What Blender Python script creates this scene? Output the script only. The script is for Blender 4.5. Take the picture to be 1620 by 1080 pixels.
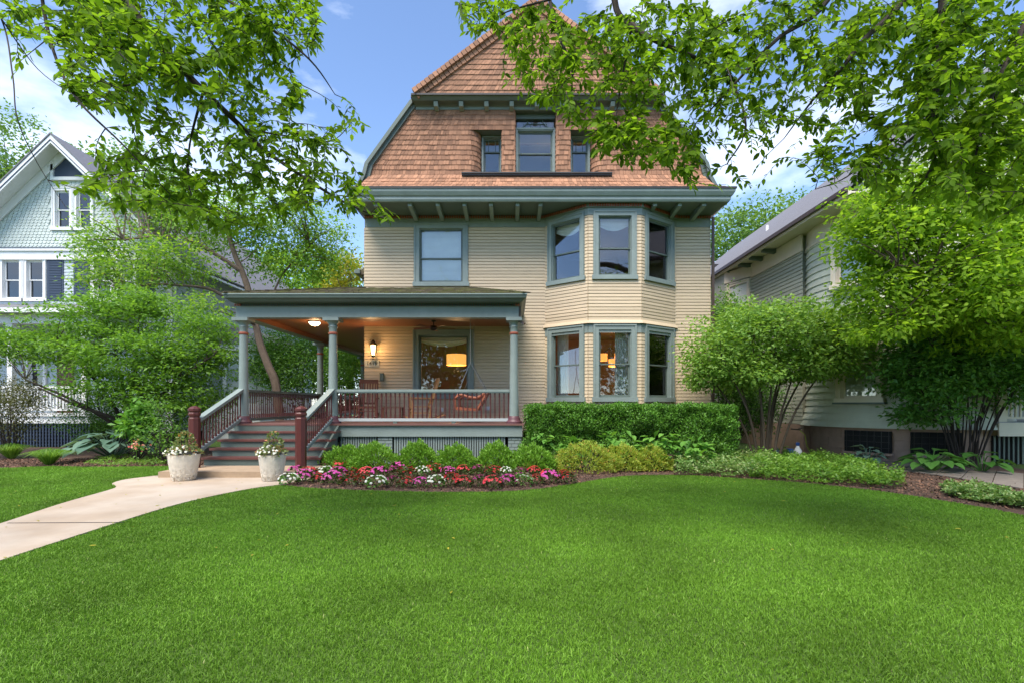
import bpy, math, random
import numpy as np
from mathutils import Vector, Matrix
for o in list(bpy.data.objects): bpy.data.objects.remove(o)
S = bpy.context.scene
COL = S.collection
rnd = random.Random(7)
R = math.radians
# ------------------------------------------------------------------ camera
EYE = 1.5; FPX = 800.0; CX = 810.0; HY = 640.0        # pixels of the 1620 x 1080 photograph
cam = bpy.data.objects.new('camera', bpy.data.cameras.new('camera')); COL.objects.link(cam)
cam.location = (0, 0, EYE); cam.rotation_euler = (R(90), 0, 0)
cam.data.sensor_width = 36; cam.data.lens = FPX/1620*36; cam.data.shift_y = 100/1620
cam.data.clip_start = .1; cam.data.clip_end = 3000
S.camera = cam
# ------------------------------------------------------------------ sky, sun, exposure
SUN_EL, SUN_AZ = R(60), R(203)                           # azimuth from +Y (ahead) towards +X (right)
w = bpy.data.worlds.new('World'); S.world = w; w.use_nodes = True
nt = w.node_tree; nt.nodes.clear(); N = nt.nodes.new; Lk = nt.links.new
out = N('ShaderNodeOutputWorld'); bg = N('ShaderNodeBackground'); bg.inputs[1].default_value = .15
sky = N('ShaderNodeTexSky'); sky.sky_type = 'NISHITA'; sky.sun_disc = False
sky.sun_elevation = SUN_EL; sky.sun_rotation = SUN_AZ; sky.altitude = 2500; sky.air_density = 1.0; sky.dust_density = .3; sky.ozone_density = 2.2
tc = N('ShaderNodeTexCoord'); mp = N('ShaderNodeMapping'); mp.inputs['Scale'].default_value = (1, 1, 2.4)
n1 = N('ShaderNodeTexNoise'); n1.inputs['Scale'].default_value = 2.6; n1.inputs['Detail'].default_value = 8; n1.inputs['Roughness'].default_value = .55
rp = N('ShaderNodeValToRGB'); rp.color_ramp.elements[0].position = .50; rp.color_ramp.elements[1].position = .80
mx = N('ShaderNodeMix'); mx.data_type = 'RGBA'
Lk(tc.outputs['Generated'], mp.inputs[0]); Lk(mp.outputs[0], n1.inputs['Vector']); Lk(n1.outputs[0], rp.inputs[0])
Lk(rp.outputs[0], mx.inputs[0]); Lk(sky.outputs[0], mx.inputs[6]); mx.inputs[7].default_value = (5.6, 5.9, 6.4, 1)
Lk(mx.outputs[2], bg.inputs[0]); Lk(bg.outputs[0], out.inputs[0])
sd = bpy.data.lights.new('sun', 'SUN'); sd.energy = 3.0; sd.angle = R(40); sd.color = (1, .92, .80)
sun = bpy.data.objects.new('sun', sd); COL.objects.link(sun)
dirv = Vector((math.sin(SUN_AZ)*math.cos(SUN_EL), math.cos(SUN_AZ)*math.cos(SUN_EL), math.sin(SUN_EL)))
sun.location = dirv*60; sun.rotation_euler = dirv.to_track_quat('Z', 'Y').to_euler()
S.view_settings.view_transform = 'Standard'; S.view_settings.look = 'None'; S.view_settings.gamma = 1
S.view_settings.use_curve_mapping = False; S.view_settings.exposure = 1.32
S.render.film_transparent = False
S.cycles.use_denoising = True
S.cycles.max_bounces = 7; S.cycles.transparent_max_bounces = 12; S.cycles.transmission_bounces = 5
S.cycles.sample_clamp_indirect = 6

# ------------------------------------------------------------------ helpers
def px(x, y, Y): return ((x-CX)*Y/FPX, Y, EYE+(HY-y)*Y/FPX)          # pixel at a known distance
def gnd(x, y, z=0):                                                   # pixel of a point on the ground
    Y = (EYE-z)*FPX/(y-HY); return ((x-CX)*Y/FPX, Y)
def world(x, y, z): return (x, y, z)
def frame(ax, ay, bx, by):                                            # wall frame: u along wall, d outward, z up
    l = math.hypot(bx-ax, by-ay); rx, ry = (bx-ax)/l, (by-ay)/l
    f = lambda u, d, z: (ax+rx*u+ry*d, ay+ry*u-rx*d, z)
    f.length = l; return f
class MB:
    def __init__(s): s.v = []; s.f = []; s.m = []
    def poly(s, pts, m=0):
        n = len(s.v); s.v += [tuple(p) for p in pts]; s.f.append(tuple(range(n, n+len(pts)))); s.m.append(m); return s
    def hexa(s, p, m=0):
        n = len(s.v); s.v += [tuple(q) for q in p]
        a, b, d, e = (Vector(p[i]) for i in (0, 1, 3, 4))
        F = [(0,3,2,1),(4,5,6,7),(0,1,5,4),(1,2,6,5),(2,3,7,6),(3,0,4,7)]
        if (b-a).cross(d-a).dot(e-a) < 0: F = [q[::-1] for q in F]
        for q in F: s.f.append(tuple(n+i for i in q)); s.m.append(m)
        return s
    def box(s, x0, x1, y0, y1, z0, z1, fr=world, m=0):
        return s.hexa([fr(x0,y0,z0),fr(x1,y0,z0),fr(x1,y1,z0),fr(x0,y1,z0),fr(x0,y0,z1),fr(x1,y0,z1),fr(x1,y1,z1),fr(x0,y1,z1)], m)
    def beam(s, a, b, w, h, m=0):                                     # bar from a to b, w wide, h high
        a, b = Vector(a), Vector(b); t = (b-a).normalized(); up = Vector((0,0,1))
        if abs(t.z) > .95: up = Vector((0,1,0))
        r = t.cross(up).normalized()*w/2; u = r.normalized().cross(t)*h/2
        return s.hexa([a-r-u, a+r-u, a+r+u, a-r+u, b-r-u, b+r-u, b+r+u, b-r+u], m)
    def tube(s, pts, rad, n=6, m=0, cap=True):
        pts = [Vector(p) for p in pts]; base = len(s.v); k = len(pts)
        if not hasattr(rad, '__len__'): rad = [rad]*k
        ref = Vector((.31,.17,.93))
        for i, p in enumerate(pts):
            t = (pts[min(i+1,k-1)]-pts[max(i-1,0)]).normalized()
            a = t.cross(ref)
            if a.length < .1: a = t.cross(Vector((1,0,0)))
            a.normalize(); b = t.cross(a)
            for j in range(n):
                q = 2*math.pi*j/n; s.v.append(tuple(p+(a*math.cos(q)+b*math.sin(q))*rad[i]))
        for i in range(k-1):
            for j in range(n):
                s.f.append((base+i*n+j, base+i*n+(j+1)%n, base+(i+1)*n+(j+1)%n, base+(i+1)*n+j)); s.m.append(m)
        if cap:
            s.f.append(tuple(base+j for j in range(n))[::-1]); s.m.append(m)
            s.f.append(tuple(base+(k-1)*n+j for j in range(n))); s.m.append(m)
        return s
    def lathe(s, prof, c=(0,0,0), n=20, m=0, rot=0.0):
        base = len(s.v)
        for r, z in prof:
            for j in range(n):
                q = 2*math.pi*j/n+rot; s.v.append((c[0]+r*math.cos(q), c[1]+r*math.sin(q), c[2]+z))
        for i in range(len(prof)-1):
            for j in range(n):
                s.f.append((base+i*n+j, base+i*n+(j+1)%n, base+(i+1)*n+(j+1)%n, base+(i+1)*n+j)); s.m.append(m)
        s.f.append(tuple(base+j for j in range(n))[::-1]); s.m.append(m)
        s.f.append(tuple(base+(len(prof)-1)*n+j for j in range(n))); s.m.append(m)
        return s
    def build(s, name, mat, parent=None, smooth=False, kind=None):
        me = bpy.data.meshes.new(name); me.from_pydata(s.v, [], s.f)
        mats = mat if isinstance(mat, (list, tuple)) else [mat]
        for q in mats: me.materials.append(q)
        if len(mats) > 1: me.polygons.foreach_set('material_index', s.m)
        if smooth:
            me.polygons.foreach_set('use_smooth', [True]*len(me.polygons)); me.set_sharp_from_angle(angle=R(38))
        me.update()
        return link(name, me, parent, kind)
def link(name, me, parent=None, kind=None):
    o = bpy.data.objects.new(name, me); COL.objects.link(o)
    if parent is not None: attach(o, parent)
    if kind: o['kind'] = kind
    return o
def wmat(o):
    return (wmat(o.parent) @ o.matrix_parent_inverse if o.parent else Matrix()) @ o.matrix_basis
def attach(o, p):
    o.parent = p; o.matrix_parent_inverse = wmat(p).inverted()
def tag(o, label, cat, group=None):
    o['label'] = label; o['category'] = cat
    if group: o['group'] = group
    return o
def thing(name, label, cat, loc=(0,0,0), group=None):
    o = bpy.data.objects.new(name, None); COL.objects.link(o); o.location = loc; o.empty_display_size = .2
    return tag(o, label, cat, group)
def copy_tree(o, parent=None):
    c = o.copy(); COL.objects.link(c); c.parent = parent
    for ch in list(o.children): copy_tree(ch, c)
    return c
def fast_mesh(name, V, F, mat, attr=None, smooth=False, vec=None):
    V = np.ascontiguousarray(V, dtype=np.float32); F = np.ascontiguousarray(F, dtype=np.int32)
    me = bpy.data.meshes.new(name); m, k = F.shape
    me.vertices.add(len(V)); me.vertices.foreach_set('co', V.ravel())
    me.loops.add(m*k); me.loops.foreach_set('vertex_index', F.ravel())
    me.polygons.add(m); me.polygons.foreach_set('loop_start', np.arange(0, m*k, k, dtype=np.int32))
    if attr is not None:
        a = me.attributes.new('rnd', 'FLOAT', 'POINT'); a.data.foreach_set('value', np.ascontiguousarray(attr, dtype=np.float32))
    me.polygons.foreach_set('use_smooth', np.full(m, smooth, dtype=bool))
    me.update(calc_edges=True); me.materials.append(mat)
    return me
# ------------------------------------------------------------------ materials
def nodes(name):
    m = bpy.data.materials.new(name); m.use_nodes = True; t = m.node_tree
    return m, t, t.nodes['Principled BSDF'], t.nodes.new, t.links.new
def mat(name, col, rough=.6, var=.15, scale=3, bump=0, bscale=60, obj=0, attr=0, spec=.4, metal=0, col2=None, stretch=(1,1,1)):
    m, t, b, N, L = nodes(name)
    b.inputs['Roughness'].default_value = rough; b.inputs['Metallic'].default_value = metal
    b.inputs['Specular IOR Level'].default_value = spec
    tc = N('ShaderNodeTexCoord'); mp = N('ShaderNodeMapping'); mp.inputs['Scale'].default_value = stretch
    L(tc.outputs['Object'], mp.inputs[0])
    nz = N('ShaderNodeTexNoise'); nz.inputs['Scale'].default_value = scale; nz.inputs['Detail'].default_value = 6; nz.inputs['Roughness'].default_value = .65
    L(mp.outputs[0], nz.inputs['Vector'])
    fac = nz.outputs[0]
    mr = N('ShaderNodeMapRange'); mr.inputs[1].default_value = .25; mr.inputs[2].default_value = .75; mr.inputs[3].default_value = 1-var; mr.inputs[4].default_value = 1+var
    L(fac, mr.inputs[0]); val = mr.outputs[0]
    def addrand(sock, amt, val):
        a = N('ShaderNodeMapRange'); a.inputs[3].default_value = 1-amt; a.inputs[4].default_value = 1+amt; L(sock, a.inputs[0])
        k = N('ShaderNodeMath'); k.operation = 'MULTIPLY'; L(val, k.inputs[0]); L(a.outputs[0], k.inputs[1]); return k.outputs[0]
    if obj: oi = N('ShaderNodeObjectInfo'); val = addrand(oi.outputs['Random'], obj, val)
    if attr: at = N('ShaderNodeAttribute'); at.attribute_name = 'rnd'; val = addrand(at.outputs['Fac'], attr, val)
    cm = N('ShaderNodeVectorMath'); cm.operation = 'SCALE'; cm.inputs[0].default_value = col
    if col2:
        mx = N('ShaderNodeMix'); mx.data_type = 'RGBA'; mx.inputs[6].default_value = (*col, 1); mx.inputs[7].default_value = (*col2, 1)
        n2 = N('ShaderNodeTexNoise'); n2.inputs['Scale'].default_value = scale*.6; n2.inputs['Detail'].default_value = 5
        L(mp.outputs[0], n2.inputs['Vector'])
        r2 = N('ShaderNodeMapRange'); r2.inputs[1].default_value = .38; r2.inputs[2].default_value = .62; L(n2.outputs[0], r2.inputs[0])
        L(r2.outputs[0], mx.inputs[0]); L(mx.outputs[2], cm.inputs[0])
    L(val, cm.inputs['Scale']); L(cm.outputs[0], b.inputs['Base Color'])
    if bump:
        nb = N('ShaderNodeTexNoise'); nb.inputs['Scale'].default_value = bscale; nb.inputs['Detail'].default_value = 4; L(mp.outputs[0], nb.inputs['Vector'])
        bp = N('ShaderNodeBump'); bp.inputs['Strength'].default_value = bump; bp.inputs['Distance'].default_value = .02
        L(nb.outputs[0], bp.inputs['Height']); L(bp.outputs[0], b.inputs['Normal'])
    return m
def leafmat(name, c1, c2, trans=.42, rough=.45, c3=None, spec=.35):
    m, t, b, N, L = nodes(name)
    at = N('ShaderNodeAttribute'); at.attribute_name = 'rnd'; oi = N('ShaderNodeObjectInfo')
    ad = N('ShaderNodeMath'); ad.operation = 'ADD'; L(at.outputs['Fac'], ad.inputs[0]); L(oi.outputs['Random'], ad.inputs[1])
    fr = N('ShaderNodeMath'); fr.operation = 'FRACT'; L(ad.outputs[0], fr.inputs[0])
    rp = N('ShaderNodeValToRGB'); e = rp.color_ramp.elements
    e[0].color = (*c1, 1); e[1].color = (*c2, 1)
    if c3: q = rp.color_ramp.elements.new(.86); q.color = (*c2, 1); e[-1].color = (*c3, 1)
    L(fr.outputs[0], rp.inputs[0])
    b.inputs['Roughness'].default_value = rough; b.inputs['Specular IOR Level'].default_value = spec
    L(rp.outputs[0], b.inputs['Base Color'])
    tr = N('ShaderNodeBsdfTranslucent'); g = N('ShaderNodeVectorMath'); g.operation = 'MULTIPLY'; g.inputs[1].default_value = (1.5, 1.45, .7)
    L(rp.outputs[0], g.inputs[0]); L(g.outputs[0], tr.inputs[0])
    ms = N('ShaderNodeMixShader'); ms.inputs[0].default_value = trans
    L(b.outputs[0], ms.inputs[1]); L(tr.outputs[0], ms.inputs[2]); L(ms.outputs[0], t.nodes['Material Output'].inputs[0])
    return m
def emat(name, col, strength, rough=.6):
    m, t, b, N, L = nodes(name)
    b.inputs['Base Color'].default_value = (*col, 1); b.inputs['Roughness'].default_value = rough
    b.inputs['Emission Color'].default_value = (*col, 1); b.inputs['Emission Strength'].default_value = strength
    return m
def glassmat(name, tint=(.93,.94,.93), base=.03):
    m, t, b, N, L = nodes(name); t.nodes.remove(b)
    tr = N('ShaderNodeBsdfTransparent'); tr.inputs[0].default_value = (*tint, 1)
    gl = N('ShaderNodeBsdfGlossy'); gl.inputs['Roughness'].default_value = .02; gl.inputs[0].default_value = (.95,.97,1,1)
    nz = N('ShaderNodeTexNoise'); nz.inputs['Scale'].default_value = 1.3; tcn = N('ShaderNodeTexCoord'); L(tcn.outputs['Object'], nz.inputs['Vector'])
    bp = N('ShaderNodeBump'); bp.inputs['Strength'].default_value = .015; bp.inputs['Distance'].default_value = .1; L(nz.outputs[0], bp.inputs['Height']); L(bp.outputs[0], gl.inputs['Normal'])
    fr = N('ShaderNodeFresnel'); fr.inputs[0].default_value = 1.5
    ad = N('ShaderNodeMath'); ad.operation = 'ADD'; ad.inputs[1].default_value = base; L(fr.outputs[0], ad.inputs[0])
    ms = N('ShaderNodeMixShader'); L(ad.outputs[0], ms.inputs[0]); L(tr.outputs[0], ms.inputs[1]); L(gl.outputs[0], ms.inputs[2])
    L(ms.outputs[0], t.nodes['Material Output'].inputs[0])
    return m
beige = mat('beige_siding', (.56,.445,.305), .6, .09, 2.5, obj=.07, attr=.05, stretch=(1,1,6))
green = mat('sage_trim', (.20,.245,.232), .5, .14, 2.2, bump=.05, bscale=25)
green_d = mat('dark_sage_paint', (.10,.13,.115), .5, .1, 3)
maroon = mat('maroon_paint', (.08,.018,.016), .38, .12, 5, obj=.1)
plum = mat('plum_paint', (.10,.04,.05), .45, .12, 5)
redband = mat('terracotta_trim', (.30,.085,.05), .5, .15, 6)
cedar = mat('cedar_shingles', (.37,.185,.108), .8, .2, 9, attr=.3, obj=.28, bump=.08, bscale=40, stretch=(6,6,.8))
mossy = mat('mossy_roof_shingles', (.13,.105,.075), .9, .25, 5, attr=.3, bump=.3, bscale=30, col2=(.13,.13,.045))
ceilw = mat('stained_ceiling_wood', (.26,.10,.045), .4, .2, 2, stretch=(1,14,14))
deck = mat('porch_floor_paint', (.17,.085,.075), .4, .15, 4, stretch=(12,1,1))
dkgutter = mat('dark_metal_edge', (.03,.028,.028), .5, .1)
browns = mat('brown_downspout', (.07,.045,.035), .4, .1)
iron = mat('black_iron', (.02,.018,.015), .4, .1)
concrete = mat('concrete_path', (.43,.36,.29), .85, .12, 1.6, bump=.15, bscale=120, col2=(.37,.29,.215))
concrete_step = mat('stained_concrete', (.33,.24,.16), .85, .2, 4, bump=.2, bscale=60)
glass = glassmat('window_glass')
screen = glassmat('dark_window_glass', (.5,.5,.5), .02)
roomw = mat('interior_plaster', (.25,.15,.095), .8, .1, 1)
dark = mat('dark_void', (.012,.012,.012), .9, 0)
shadew = mat('white_blind_fabric', (.86,.86,.76), .8, .06, 4)
curtainm = mat('white_curtain', (.78,.78,.74), .8, .08, 4)
white = mat('white_paint', (.72,.72,.72), .5, .05, 3, obj=.03)
# ================================================================== MAIN HOUSE
house = thing('house', 'tall beige clapboard house with green trim, front porch, bay and cedar shingle gable', 'house', (.78, 15.3, 0))
YW = 15.3; XL, XR = -4.45, 6.0
fw = frame(XL, YW, XR, YW)                       # u = x - XL
def wx(x, Y=YW): return (x-CX)*Y/FPX
def wz(y, Y=YW): return EYE+(HY-y)*Y/FPX
def wall_sheet(mb, fr, u0, u1, z0, z1, holes, d=0, m=0):
    us = sorted({u0, u1, *[h[i] for h in holes for i in (0,1) if u0 < h[i] < u1]})
    zs = sorted({z0, z1, *[h[i] for h in holes for i in (2,3) if z0 < h[i] < z1]})
    for a, b in zip(us, us[1:]):
        for c, e in zip(zs, zs[1:]):
            um, zm = (a+b)/2, (c+e)/2
            if any(h[0] < um < h[1] and h[2] < zm < h[3] for h in holes): continue
            mb.poly([fr(a,d,c), fr(b,d,c), fr(b,d,e), fr(a,d,e)], m)
def spans(u0, u1, cuts):
    iv = [(u0, u1)]
    for a, b in cuts:
        nv = []
        for p, q in iv:
            if b <= p or a >= q: nv.append((p, q)); continue
            if a > p: nv.append((p, a))
            if b < q: nv.append((b, q))
        iv = nv
    return [(p, q) for p, q in iv if q-p > .015]
def clapboards(parent, fr, u0, u1, z0, z1, cuts, pitch, mt, name='clapboard', single=.7, ends='siding_ends', proud=.03, maxn=999):
    small = MB(); z = z0; n = 0
    while z < z1-.01:
        t = min(z+pitch, z1)
        sp_ = []
        for a, b in spans(u0, u1, [(c[0], c[1]) for c in cuts if c[2] < z+pitch*.6 and c[3] > z+pitch*.4]):
            if single < 9 and b-a > 2.4: k_ = a+(b-a)*rnd.uniform(.25,.75); sp_ += [(a, k_-.0015), (k_+.0015, b)]
            else: sp_.append((a, b))
        for a, b in sp_:
            jit = rnd.uniform(-.0015, .0015)
            k = MB() if (b-a) > single and n < maxn else small
            k.hexa([fr(a,-.001,z), fr(b,-.001,z), fr(b,proud+jit,z), fr(a,proud+jit,z), fr(a,-.001,t-pitch*.155), fr(b,-.001,t-pitch*.155), fr(b,proud*.75,t-pitch*.175), fr(a,proud*.75,t-pitch*.175)])
            if k is not small: k.build(name, mt, parent); n += 1
        z = t
    if small.v: small.build(ends, mt, parent, kind='stuff')
def window(parent, fr, u0, u1, z0, z1, cas=.13, trim=green, sashm=green_d, gl=glass, fill=None, rail=.5, sill=True, depth=.14, double=True, label=None):
    mb = MB(); a, b, c, e = u0+cas, u1-cas, z0+cas*.6, z1-cas
    mb.box(u0, a, -.001, .06, z0, z1, fr).box(b, u1, -.001, .06, z0, z1, fr).box(a, b, -.001, .06, e, z1, fr)
    mb.box(u0+.015, u0+.05, .06, .08, z0, z1-.05, fr).box(u1-.05, u1-.015, .06, .08, z0, z1-.05, fr).box(u0+.015, u1-.015, .06, .082, z1-.05, z1-.01, fr)
    j = .02
    mb.box(a-.002, a+j, -depth, -.001, c, e, fr).box(b-j, b+.002, -depth, -.001, c, e, fr).box(a+j, b-j, -depth, -.001, e-j, e+.002, fr)
    win = mb.build('window', trim, parent)
    if label: win['label'] = label
    if sill:
        MB().box(u0-.03, u1+.03, -depth, .085, z0-.03, c, fr).build('sill', trim, win)
    a += j; b -= j; e -= j; mid = c+(e-c)*rail; sw = .045
    rows = [(c, mid+.02, -.105, -.08), (mid-.02, e, -.07, -.045)] if double else [(c, e, -.09, -.06)]
    for i, (p, q, d0, d1) in enumerate(rows):
        s = MB(); s.box(a, a+sw, d0, d1, p, q, fr).box(b-sw, b, d0, d1, p, q, fr).box(a+sw, b-sw, d0, d1, p, p+(sw*1.5 if i == 0 else sw*.8), fr).box(a+sw, b-sw, d0, d1, q-sw*.9, q, fr)
        s.build('sash', sashm, win)
        dm = (d0+d1)/2
        MB().box(a+sw-.004, b-sw+.004, dm-.003, dm+.003, p+sw*.7, q-sw*.7, fr).build('pane', gl, win)
    if fill == 'shade':
        k = MB(); n = 14
        for i in range(n):                               # softly rumpled roman shade
            za, zb = c+.02+(e-c-.03)*i/n, c+.02+(e-c-.03)*(i+1)/n
            da, db = -.125-.012*(i % 3 == 0), -.125-.012*((i+1) % 3 == 0)
            k.poly([fr(a,da,za), fr(b,da,za), fr(b,db,zb), fr(a,db,zb)])
        k.build('blind', shadew, win)
    if fill == 'both':
        for s0 in (a+.02, b-.02-(b-a)*.36):
            k = MB(); n = 16; w_ = (b-a)*.36
            for i in range(n):
                p, q = s0+w_*i/n, s0+w_*(i+1)/n; k.poly([fr(p,-.2+.03*math.cos(i*2.1),c), fr(q,-.2+.03*math.cos((i+1)*2.1),c), fr(q,-.2+.03*math.cos((i+1)*2.1),e+.1), fr(p,-.2+.03*math.cos(i*2.1),e+.1)])
            k.build('curtain', curtainm, win, smooth=True)
    if fill in ('left', 'right', 'swag', 'top'):
        k = MB(); n = 18
        if fill in ('left', 'right'):
            w_ = (b-a)*.42; s0 = a+.02 if fill == 'left' else b-.02-w_
            for i in range(n):
                p, q = s0+w_*i/n, s0+w_*(i+1)/n; dp, dq = -.24+.03*math.cos(i*2.1), -.24+.03*math.cos((i+1)*2.1)
                k.poly([fr(p,dp,c), fr(q,dq,c), fr(q,dq,e+.1), fr(p,dp,e+.1)])
            k.build('curtain', curtainm, win, smooth=True)
        else:
            drop = .34 if fill == 'swag' else .3
            for i in range(n):
                p, q = a+(b-a)*i/n, a+(b-a)*(i+1)/n
                hp = drop*(.55+.45*math.sin(math.pi*i/n)); hq = drop*(.55+.45*math.sin(math.pi*(i+1)/n))
                for r in range(4):
                    dp = -.2-.02*(r % 2); dq = -.2-.02*((r+1) % 2)
                    k.poly([fr(p,dq,e-hp*(r+1)/4), fr(q,dq,e-hq*(r+1)/4), fr(q,dp,e-hq*r/4), fr(p,dp,e-hp*r/4)])
            k.build('valance', shadew, win)
    return win, (u0, u1, z0-.03, z1), (u0+cas, u1-cas, z0+cas*.6, z1-cas)
# --- windows in the front wall
cutsW, holesW = [], []
def addw(fr, cuts, holes, *a, **k):
    w_, c_, h_ = window(house, fr, *a, **k); cuts.append(c_); holes.append(h_); return w_
addw(fw, cutsW, holesW, wx(655)-XL, wx(741)-XL, wz(452), wz(354), cas=.16, fill='shade', rail=.46, label='upper window with a lowered white blind')
addw(fw, cutsW, holesW, wx(653.5)-XL, wx(750)-XL, 1.72, wz(521.5), cas=.17, fill='top', double=False, sashm=green_d, label='large single pane window under the porch roof')
# --- bay
BA, BB, BC, BD = (1.01, YW), (2.17, 14.4), (3.68, 14.4), (4.93, YW)
fL, fM, fR_ = frame(*BA, *BB), frame(*BB, *BC), frame(*BC, *BD)
cutsB = {0: [], 1: [], 2: []}; holesB = {0: [], 1: [], 2: []}
zt0, zt1 = wz(441, 14.4), wz(334, 14.4); zb0, zb1 = wz(633, 14.4), wz(513, 14.4)
for i, (fr, m0, m1) in enumerate(((fL, .10, .10), (fM, .135, .135), (fR_, .12, .10))):
    a, b = m0, fr.length-m1
    addw(fr, cutsB[i], holesB[i], a, b, zt0, zt1, cas=.15, fill=('swag', 'swag', 'swag')[i], gl=glass, rail=.47, label='upper bay window')
    addw(fr, cutsB[i], holesB[i], a, b, zb0, zb1, cas=.16, fill=('left', 'right', 'both')[i], rail=.50, label='lower bay window')
ZF0, ZF1 = wz(360), 7.19                                # frieze board
mb = MB()
bayu = (BA[0]-XL, BD[0]-XL, .3, 9)
wall_sheet(mb, fw, 0, XR-XL, .55, ZF1, holesW+[bayu])
fwl = frame(XL, 27, XL, YW); fwr = frame(XR, YW, XR, 27)
wall_sheet(mb, fwl, 0, 27-YW, .55, ZF1, []); wall_sheet(mb, fwr, 0, 27-YW, .55, ZF1, [])
wall = mb.build('wall', beige, house)
PT = .0945
clapboards(wall, fw, 0, XR-XL, .62, ZF0, cutsW+[bayu], PT, beige)
clapboards(wall, fwl, 4, 27-YW, .62, ZF0, [], PT, beige, single=99)
MB().box(0, XR-XL, 0, .03, ZF0, ZF1, fw).box(0, XR-XL, .03, .05, ZF1-.09, ZF1-.02, fw).build('frieze_board', green, house)
MB().box(XL-.02, XR+.02, YW-.06, 27, 0, .62).build('foundation', mat('dark_foundation', (.12,.11,.1), .9, .2, 6), house)
mb = MB(); ZB0 = .5
for i, fr in enumerate((fL, fM, fR_)): wall_sheet(mb, fr, 0, fr.length, ZB0, ZF1, holesB[i])
mb.poly([(*BA,ZB0), (*BB,ZB0), (*BC,ZB0), (*BD,ZB0)])
bay = mb.build('bay', beige, house)
ZH = wz(513, 14.4)
for i, fr in enumerate((fL, fM, fR_)):
    L_ = fr.length
    clapboards(bay, fr, 0, L_, ZB0, zb1-.24, cutsB[i][1:], PT, beige, single=.7)
    clapboards(bay, fr, 0, L_, zb1+.02+PT, zt1-.12, cutsB[i][:1], PT, beige, single=.7)
    f = MB()                                             # head band over lower windows, with the flared siding skirt above
    f.box(0, L_, 0, .03, zb1-.24, zb1+.02, fr)
    f.build('head_band', green, bay)
    sk = MB()
    for k in range(1):
        z_ = zb1+.02; o0, o1 = .09, .045
        sk.hexa([fr(-.03,0,z_), fr(L_+.03,0,z_), fr(L_+.03,o0,z_), fr(-.03,o0,z_), fr(-.03,0,z_+PT), fr(L_+.03,0,z_+PT), fr(L_+.03,o1,z_+PT), fr(-.03,o1,z_+PT)])
    sk.build('flared_skirt', beige, bay)
    c = MB(); c.box(-.01, L_+.01, 0, .03, zt1-.12, ZF1, fr).box(-.02, L_+.02, .03, .08, ZF1-.1, ZF1-.001, fr).build('bay_frieze', green, bay)
# --- eave: soffit, crown, brackets, dentil strip
YE = 14.14; ZE0, ZE1 = wz(318, YE), wz(299.5, YE)
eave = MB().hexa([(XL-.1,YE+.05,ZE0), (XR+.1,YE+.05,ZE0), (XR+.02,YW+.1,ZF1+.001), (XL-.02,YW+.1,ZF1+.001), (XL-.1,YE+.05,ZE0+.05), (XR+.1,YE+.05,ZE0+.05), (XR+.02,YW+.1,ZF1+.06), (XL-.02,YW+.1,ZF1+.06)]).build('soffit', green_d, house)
cr = MB()
prof = [(0,ZE0-.02), (-.03,ZE0+.03), (-.03,ZE0+.10), (-.07,ZE0+.13), (-.12,ZE0+.22), (-.13,ZE1-.03)]
for (d0, z0), (d1, z1) in zip(prof, prof[1:]):
    cr.poly([(XL-.08+d0,YE+d0,z0), (XR+.08-d0,YE+d0,z0), (XR+.08-d1,YE+d1,z1), (XL-.08+d1,YE+d1,z1)])
    cr.poly([(XR+.08-d0,YE+d0,z0), (XR+.08-d0,27,z0), (XR+.08-d1,27,z1), (XR+.08-d1,YE+d1,z1)])
    cr.poly([(XL-.08+d0,27,z0), (XL-.08+d0,YE+d0,z0), (XL-.08+d1,YE+d1,z1), (XL-.08+d1,27,z1)])
cr.poly([(XL-.08,YE,ZE0-.02), (XR+.08,YE,ZE0-.02), (XR+.08,YE+.06,ZE0-.02), (XL-.08,YE+.06,ZE0-.02)])
crown = cr.build('crown_moulding', green, house)
MB().box(XL-.23, XR+.23, YE-.15, YE+.05, ZE1-.035, ZE1+.015).build('gutter_lip', dkgutter, house)
for x in [590, 645, 690, 733, 776, 819, 856, 1041, 1081, 1120]:
    X = (x-CX)*14.2/FPX*.985
    if 590 <= x <= 1130:
        MB().hexa([(X-.055,YE+.12,ZE0-.1), (X+.055,YE+.12,ZE0-.1), (X+.055,YW-.03,ZE0-.17), (X-.055,YW-.03,ZE0-.17), (X-.055,YE+.12,ZE0+.01), (X+.055,YE+.12,ZE0+.01), (X+.055,YW-.03,ZF1-.002), (X-.055,YW-.03,ZF1-.002)]).build('bracket', green, eave)
dn = MB()
for fr, a, b in ((fw, 0, BA[0]-XL), (fw, BD[0]-XL, XR-XL), (fL, 0, fL.length), (fM, 0, fM.length), (fR_, 0, fR_.length)):
    n = int((b-a)/.07)
    o = .05 if fr is fw else .085
    for i in range(n):
        u = a+(b-a)*(i+.5)/n; dn.box(u-.022, u+.022, o, o+.04, ZF1-.085, ZF1-.015, fr)
dn.build('dentil_strip', redband, eave, kind='stuff')
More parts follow.
